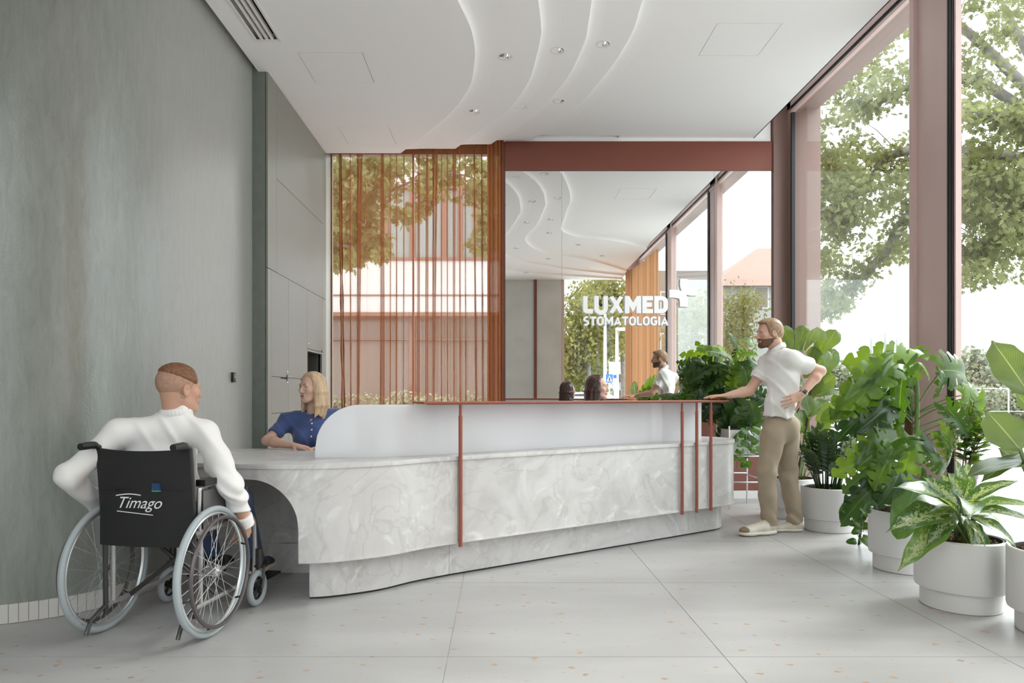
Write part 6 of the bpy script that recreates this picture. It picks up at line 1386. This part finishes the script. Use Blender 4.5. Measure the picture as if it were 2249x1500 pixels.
def reg(n, px0, px1, py0, py1, y0, y1, r, cnt, low=None):
    for _ in range(n):
        px, py = ro.uniform(px0, px1), ro.uniform(py0, py1)
        if low and py > low(px)+ro.uniform(-25, 10): continue
        cl.append((P(px, py, ro.uniform(y0, y1)), (r*ro.uniform(.6, 1.4), r*ro.uniform(.6, 1.4), r*ro.uniform(.4, .8)), cnt))
lowl = lambda px: 700-(px-1790)*.25 if px < 1900 else (640-(px-1900)*.9 if px < 2010 else 560)
reg(78, 1770, 2030, 60, 700, 10.2, 12.2, .36, 62, lowl); reg(24, 1785, 1900, 280, 520, 10, 11.5, .35, 60); reg(10, 1790, 1860, 560, 690, 10.5, 11.3, .26, 50)
lowr = lambda px: 630-(px-2100)*.15 if px < 2200 else 600
reg(95, 2090, 2330, 250, 630, 9.0, 11, .36, 62, lowr); reg(30, 2090, 2300, -80, 240, 9.5, 11, .33, 45)
for q in tips: cl.append((q, (.3, .3, .2), 26))
foliage(oak, cl, LEAFO, .115, seed=3)
tw = MB()
for i in range(60):
    a = ro.choice(tips); d = Vector((ro.uniform(-1, 1), ro.uniform(-.6, .6), ro.uniform(-.5, .8))).normalized()*ro.uniform(.4, 1.1); tw.tube([a, a+d*.5+Vector((0, 0, .05)), a+d], [.010, .007, .003], 4, cap=False)
o = tw.ob('twig', BARK, oak); o['kind'] = 'stuff'
# tree beyond the curtained window
t2 = thing('tree', (-5, 13, -.2), 'leafy oak seen through the sheer curtain, boughs hanging at the upper left', 'tree')
branch(t2, [(-6.2, 13, -.2), (-6.1, 13, 3), (-5.7, 13, 6)], .25, .15, 'trunk', 12); cl = []
branch(t2, [(-5.9, 13, 4.8), P(720, 420, 13), P(800, 440, 12.6), P(900, 400, 12.4)], .08, .02); branch(t2, [(-6.0, 13, 3.8), P(700, 540, 13), P(760, 540, 12.6), P(830, 560, 12.4)], .06, .015)
reg(44, 690, 830, 340, 520, 11.8, 13.5, .36, 60); reg(18, 700, 840, 520, 580, 12, 13.2, .26, 45); reg(24, 800, 950, 330, 480, 12, 13, .3, 55); reg(10, 950, 1010, 345, 400, 12, 13, .22, 40); reg(14, 1020, 1100, 350, 430, 12, 13, .26, 45); reg(12, 1030, 1095, 430, 560, 12, 13, .26, 45)
foliage(t2, cl, LEAFO, .15, seed=5)
branch(t2, [P(900, 400, 12.4), P(990, 380, 12.4), P(1090, 420, 12.6), P(1110, 520, 12.6)], .02, .01)
# building across the street, beyond the curtain
YB = 24.0; bz = lambda py: CH+(HY-py)/FPX*YB; bx = lambda px: (px-CX)/FPX*YB
BW = mat('white_render', (.44, .42, .41), .8); BF = mat('red_brown_metal', (.16, .07, .05), .5); BG = mat('green_glazing', (.16, .20, .19), .12, spec=.8); BGD = mat('brownish_shop_glass', (.13, .10, .085), .15, spec=.8)
blg = thing('building', (-2, YB, 0), 'pale office building with a window band, seen through the sheer curtain', 'building')
MB().box(bx(560), bx(1250), YB, YB+8, bz(690), bz(572)).ob('facade_band', BW, blg); MB().box(bx(560), bx(1250), YB, YB+8, bz(408), bz(250)).ob('facade_band', BW, blg)
MB().box(bx(560), bx(1250), YB-.03, YB, bz(650), bz(647)).ob('joint', BF, blg)
MB().box(bx(560), bx(1250), YB+.25, YB+8, bz(572), bz(408)).ob('wall_core', BGD, blg)
for a, b_ in ((572, 566), (414, 406)): MB().box(bx(560), bx(1250), YB-.05, YB+.2, bz(a), bz(b_)).ob('frame_rail', BF, blg)
xs = [600, 660, 728, 812, 847, 905, 975, 1010, 1045, 1100, 1160, 1220]
for i, px in enumerate(xs): MB().box(bx(px)-.09, bx(px)+.09, YB-.04, YB+.2, bz(570), bz(410)).ob('mullion', BF, blg)
for a, b_ in zip(xs, xs[1:]): MB().box(bx(a)+.09, bx(b_)-.09, YB+.12, YB+.16, bz(566), bz(414)).ob('window', BG, blg)
MB().box(bx(560), bx(1250), YB+.8, YB+8, -.2, bz(690)).ob('ground_floor_glazing', BGD, blg); MB().box(bx(560), bx(1250), YB-.05, YB+.9, bz(694), bz(686)).ob('frame_rail', BF, blg)
for px in (620, 900, 1200): MB().box(bx(px)-.1, bx(px)+.1, YB+.55, YB+.8, -.2, bz(692)).ob('mullion', BF, blg)
for py, h in ((742, 2),): MB().box(bx(560), bx(1250), YB+.6, YB+.8, bz(py+h), bz(py)).ob('transom', BF, blg)
MB().box(bx(560), bx(1250), YB-2.4, YB-2.0, -.2, .5).ob('hedge_wall', PAVE, blg)
h1 = thing('hedge', (-1, 21, -.2), 'dark clipped hedge in front of the building beyond the curtain', 'hedge'); cl = []
for i in range(60): cl.append(((ro.uniform(bx(680)*.88, bx(1100)*.88), ro.uniform(20.6, 21.4), ro.uniform(0, 1.1)), (.4, .3, .3), 60))
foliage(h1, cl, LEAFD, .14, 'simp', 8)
# ---- far view right: bushes, lamp, ship masts, fence, sign
MASTM = mat('mast_grey', (.35, .36, .37), .7)
sh = thing('sailing_ship', (57, 105, -.2), 'distant three-masted sailing ship, only its masts and yards above the trees', 'ship')
for px, ty in ((1913, 705), (1944, 694), (1970, 712)):
    b_, t_ = P(px, 800, 105), P(px, ty, 105); MB().tube([b_, b_.lerp(t_, .6), t_], [.22, .16, .06], 6).ob('mast', MASTM, sh, True)
    for k, w_ in ((.35, 1.5), (.62, 1.2), (.85, .7)):
        q = b_.lerp(t_, k); MB().tube([q-Vector((w_, 0, 0)), q+Vector((w_, 0, 0))], .06, 5).ob('yard', MASTM, sh, True)
for px, ty in ((1913, 705), (1944, 694), (1970, 712)):
    t_ = P(px, ty, 105); MB().tube([t_, P(px-16, 800, 105)], .025, 4).ob('rigging', MASTM, sh, True); MB().tube([t_, P(px+16, 800, 105)], .025, 4).ob('rigging', MASTM, sh, True)
MB().box(50, 66, 104, 107, -.2, 3.2).ob('hull', MASTM, sh)
def bush(name, label, cat, regs, m, size, seed, trunk=None, grp=None):
    global cl
    t = thing(name, trunk or (regs[0][0].x, regs[0][0].y, -.2), label, cat, grp); cl = [(c, r, n) for c, r, n in regs]; foliage(t, cl, m, size, 'simp', seed)
    if trunk: branch(t, [trunk, (trunk[0]+.1, trunk[1], trunk[2]+(regs[0][0].z-trunk[2])*.6), tuple(regs[0][0])], .12, .05, 'trunk')
    return t
for k, (px, py, Y, r, lab) in enumerate(((1870, 850, 52, 2.2, 'distant green tree beside the mullion left of the ship masts'), (1815, 838, 40, 1.6, 'small distant tree just right of the fiddle-leaf fig'), (2130, 820, 30, 1.6, 'distant tree right of the window mullion'), (2175, 838, 34, 1.5, 'distant bushy tree between mullion and strelitzia'), (2240, 850, 36, 1.6, 'distant tree behind the strelitzia'), (1985, 852, 55, 2.2, 'distant tree line right of the ship masts'))):
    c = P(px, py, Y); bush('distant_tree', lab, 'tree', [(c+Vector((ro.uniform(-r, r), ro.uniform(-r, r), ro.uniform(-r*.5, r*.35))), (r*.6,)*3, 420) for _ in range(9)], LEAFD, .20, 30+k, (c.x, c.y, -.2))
for k, (pa_, pb_, Y) in enumerate(((1780, 2040, 30), (2100, 2300, 24))):
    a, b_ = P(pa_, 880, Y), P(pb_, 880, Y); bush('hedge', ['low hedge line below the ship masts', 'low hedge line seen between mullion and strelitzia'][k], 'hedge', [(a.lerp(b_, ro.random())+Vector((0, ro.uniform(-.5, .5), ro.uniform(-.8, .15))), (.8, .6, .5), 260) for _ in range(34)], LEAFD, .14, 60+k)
fn = thing('mesh_fence', (12, 18, -.2), 'light grey steel fence outside beyond the plants', 'fence')
for i in range(10): x = 8+i*1.6; MB().tube([(x, 17.5, -.2), (x, 17.5, 1.35)], .02, 6).ob('fence_post', STEEL, fn, True)
for z in (.15, .75, 1.32): MB().tube([(8, 17.5, z), (22.4, 17.5, z)], .009, 5).ob('rail', STEEL, fn, True)
bdp = thing('sign_board', (20, 26, -.2), 'small blank white board on posts far outside the right window', 'sign'); a = P(2197, 849, 27); b_ = P(2234, 863, 27)
MB().box(a.x, b_.x, 27, 27.05, b_.z, a.z).ob('board', BW, bdp)
for x in (a.x+.1, b_.x-.1): MB().tube([(x, 27.03, -.2), (x, 27.03, b_.z)], .04, 6).ob('post', STEEL, bdp, True)
# ---- behind the viewer (seen in the mirror): mirrored pixel -> world
def R(px, py, Yp): X = (px-CX)/FPX*Yp; return Vector((X, 2*YM-Yp, CH+(HY-py)/FPX*Yp))
def rtree(label, trunkpx, regs, n, r, m, size, seed, tr=.16):
    t0 = R(*trunkpx[0]); t = thing('street_tree', (t0.x, t0.y, -.2), label, 'tree'); pts = [Vector((t0.x, t0.y, -.2))]+[R(*q) for q in trunkpx[1:]]; branch(t, pts, tr, tr*.5, 'trunk'); top = pts[-1]; cl_ = []
    for (x0, x1, y0_, y1_, Y) in regs:
        for _ in range(n):
            q = R(ro.uniform(x0, x1), ro.uniform(y0_, y1_), Y+ro.uniform(-1.5, 1.5)); cl_.append((q, (r*ro.uniform(.6, 1.3),)*3, 115))
        q = R((x0+x1)/2, (y0_+y1_)/2, Y); branch(t, [top, top.lerp(q, .5)+Vector((0, 0, .3)), q], tr*.4, .04)
    foliage(t, cl_, m, size, 'simp', seed)
rtree('yellowing street tree left of the sign lettering, in the mirror', [(1293, 870, 30), (1290, 780, 30), (1285, 730, 30)], [(1245, 1290, 640, 760, 30), (1285, 1340, 700, 790, 31), (1236, 1270, 740, 840, 30)], 16, .9, LEAFY, .21, 70)
rtree('tall street tree in front of the ochre drape, in the mirror', [(1370, 870, 34), (1366, 760, 34), (1350, 700, 34)], [(1290, 1372, 612, 690, 34), (1330, 1375, 680, 770, 34), (1300, 1330, 640, 700, 35)], 18, 1.0, LEAFY, .21, 71)
rtree('dark street tree low behind the pole, in the mirror', [(1320, 872, 40), (1318, 820, 40), (1316, 790, 40)], [(1296, 1330, 790, 850, 40), (1245, 1275, 800, 855, 42)], 12, .9, LEAFO, .21, 72)
rtree('street tree reflected in the right-hand window, in the mirror', [(1630, 870, 42), (1628, 800, 42), (1626, 740, 42)], [(1590, 1650, 650, 740, 42), (1585, 1620, 720, 800, 42)], 16, 1.3, LEAFY, .21, 73)
def lamp(px, ty, Yp, label, arm=None):
    b_, t_ = R(px, 870, Yp), R(px, ty, Yp); b_.z = -.2; t = thing('street_lamp', tuple(b_), label, 'street lamp'); MB().tube([b_, b_.lerp(t_, .5), t_], [.09, .07, .05], 8).ob('pole', STEEL, t, True)
    if arm: q = R(arm, ty+1, Yp); MB().tube([t_, q], .035, 6).ob('arm', STEEL, t, True); MB().obox(q, (.3, 0, 0), (0, .12, 0), (0, 0, .05)).ob('lamp_head', STEEL, t)
lamp(1329, 690, 26, 'plain grey street pole in the mirror, below the sign lettering'); lamp(1355, 722, 24, 'grey street lamp with a short arm, seen in the mirror', 1372)
BLUE = mat('blue_sign', (.02, .11, .42), .4); WS = mat('white_sign', (.8, .8, .8), .5)
cs = thing('crossing_sign', tuple(R(1338, 870, 22)), 'blue pedestrian crossing sign with white triangle, seen in the mirror', 'road sign')
p0, p1 = R(1331, 840, 22), R(1346, 822, 22); cz = (p0.z+p1.z)/2; cx_ = (p0.x+p1.x)/2; hh = (p1.z-p0.z)/2; ys = p0.y
MB().box(cx_-hh*.85, cx_+hh*.85, ys-.02, ys, cz-hh, cz+hh).ob('panel', BLUE, cs)
MB().add([(cx_-hh*.7, ys+.004, cz-hh*.7), (cx_+hh*.7, ys+.004, cz-hh*.7), (cx_, ys+.004, cz+hh*.75)], [(0, 1, 2)]).ob('triangle', WS, cs)
f = MB(); 
for a, b_ in (((0, .1), (.02, -.25)), ((.02, -.25), (.2, -.6)), ((.02, -.25), (-.16, -.6)), ((0, .05), (.18, -.15)), ((0, .05), (-.16, -.18))): f.tube([(cx_+a[0]*hh, ys+.008, cz+a[1]*hh), (cx_+b_[0]*hh, ys+.008, cz+b_[1]*hh)], .014, 5)
f.tube([(cx_, ys+.008, cz+.2*hh), (cx_, ys+.008, cz+.3*hh)], .028, 6); f.ob('walking_figure', BLACK, cs); MB().tube([(cx_, ys-.04, -.2), (cx_, ys-.04, cz+hh)], .03, 6).ob('post', STEEL, cs, True)
s2 = thing('road_sign', tuple(R(1351, 870, 22.5)), 'small blue and white road sign beside the crossing sign, seen in the mirror', 'road sign'); p0 = R(1351, 832, 22.5)
MB().box(p0.x-.10, p0.x+.10, p0.y-.02, p0.y, p0.z-.16, p0.z+.16).ob('panel', WS, s2)
MB().box(p0.x-.06, p0.x+.05, p0.y, p0.y+.006, p0.z+.02, p0.z+.13).ob('symbol', BLUE, s2); MB().tube([(p0.x, p0.y-.04, -.2), (p0.x, p0.y-.04, p0.z+.16)], .03, 6).ob('post', STEEL, s2, True)
s3 = thing('no_stopping_sign', tuple(R(1350, 870, 23)), 'large white board with a ring symbol above the crossing sign, seen in the mirror', 'road sign'); p0 = R(1350, 808, 23)
MB().box(p0.x-.19, p0.x+.19, p0.y-.02, p0.y, p0.z-.20, p0.z+.20).ob('panel', WS, s3)
MB().tube([(p0.x+.12*cos(a), p0.y+.008, p0.z+.12*sin(a)) for a in [2*pi*i/20 for i in range(20)]], .012, 5, True).ob('ring_symbol', MASTM, s3); MB().tube([(p0.x-.12, p0.y+.01, p0.z+.14), (p0.x+.08, p0.y+.01, p0.z-.06)], .012, 5).ob('bar_symbol', MASTM, s3); MB().tube([(p0.x, p0.y-.04, -.2), (p0.x, p0.y-.04, p0.z+.2)], .03, 6).ob('post', STEEL, s3, True)
# parked car
ca = thing('car', tuple(R(1275, 880, 25)), 'parked silver car with red tail lamps outside, seen in the mirror', 'car'); c0 = R(1275, 870, 25); c0.z = -.16
CARM = mat('car_silver', (.5, .51, .52), .25, .5); mb = MB(); prf = [(-2.1, .35), (-2.1, .75), (-1.9, .95), (-1.2, 1.0), (-.6, 1.42), (.8, 1.45), (1.5, 1.02), (2.0, .9), (2.15, .6), (2.1, .3)]
nn = len(prf); V = [(c0.x+x, c0.y+s_*.85*(1 if z < 1.1 else .82), c0.z+z) for s_ in (-1, 1) for x, z in prf]; mb.add(V, [tuple(range(nn)), tuple(reversed(range(nn, 2*nn)))]+[(i, (i+1) % nn+0, (i+1) % nn+nn, i+nn)[::-1] for i in range(nn)])
cb = mb.ob('car_body', CARM, ca, bevel=.03)
MB().add([(c0.x+x, c0.y+.86*(.97 if z < 1.1 else .84), c0.z+z) for x, z in ((-1.1, 1.02), (-.55, 1.36), (.75, 1.38), (1.3, 1.05))], [(0, 3, 2, 1)]).ob('side_window', BLACK, ca)
for x in (-1.3, 1.3): MB().tube([(c0.x+x, c0.y+.70, c0.z+.32), (c0.x+x, c0.y+.88, c0.z+.32)], .32, 18).ob('wheel', BLACK, ca); MB().tube([(c0.x+x, c0.y-.88, c0.z+.32), (c0.x+x, c0.y-.7, c0.z+.32)], .32, 18).ob('wheel', BLACK, ca)
MB().box(c0.x+2.0, c0.x+2.16, c0.y+.55, c0.y+.86, c0.z+.65, c0.z+.85).ob('tail_lamp', mat('red_lamp', (.5, .02, .02), .3), ca)
# houses behind
def house(name, label, x0, x1, yf, yb_, zt_, m, roof=None, wins=()):
    t = thing(name, ((x0+x1)/2, yf, -.2), label, 'building'); MB().box(x0, x1, yb_, yf, -.2, zt_).ob('wall', m, t)
    if roof: MB().add([(x0-.4, yf+.4, zt_), (x1+.4, yf+.4, zt_), (x1+.4, yb_, zt_), (x0-.4, yb_, zt_), ((x0+x1)/2-2, (yf+yb_)/2, zt_+roof), ((x0+x1)/2+2, (yf+yb_)/2, zt_+roof)], [(0, 1, 5, 4), (1, 2, 5), (2, 3, 4, 5), (3, 0, 4), (0, 3, 2, 1)]).ob('roof', mat('clay_roof', (.24, .15, .12), .8), t)
    for (wx, wz) in wins:
        f = MB().box(wx-.55, wx+.55, yf, yf+.06, wz-.8, wz+.8).ob('window', BW, t); MB().box(wx-.45, wx+.45, yf+.05, yf+.075, wz-.7, wz+.7).ob('pane', BGD, f)
a = R(1600, 870, 50); 
house('house', 'white house with a clay roof, reflected in the right-hand window of the mirror', 15.5, 30, 2*YM-50, 2*YM-62, 9.0, mat('cream_render', (.27, .26, .25), .8), 4.0, [(17.5, 2), (20, 2), (17.5, 5.5), (20, 5.5), (22.5, 5.5), (18.8, 8.2)])
house('townhouse', 'grey townhouse behind the emblem on the sign, seen in the mirror', 10.2, 14.6, 2*YM-47, 2*YM-56, 9.6, mat('grey_brown_render', (.17, .15, .14), .85), None, [(11.4, z) for z in (2, 4.6, 7.4)]+[(13.2, z) for z in (2, 4.6, 7.4)])
rtree('slender street tree behind the emblem on the sign, in the mirror', [(1512, 870, 38), (1510, 780, 38), (1508, 720, 38)], [(1478, 1540, 640, 800, 38)], 26, .9, LEAFY, .21, 74)
house('apartment_house', 'pale far house behind the street trees, seen in the mirror', 1, 13, 2*YM-58, 2*YM-66, 4.2, mat('pale_grey_house', (.55, .54, .52), .8), None, [(4.5+1.8*i, z) for i in range(4) for z in (.9, 3.0)])
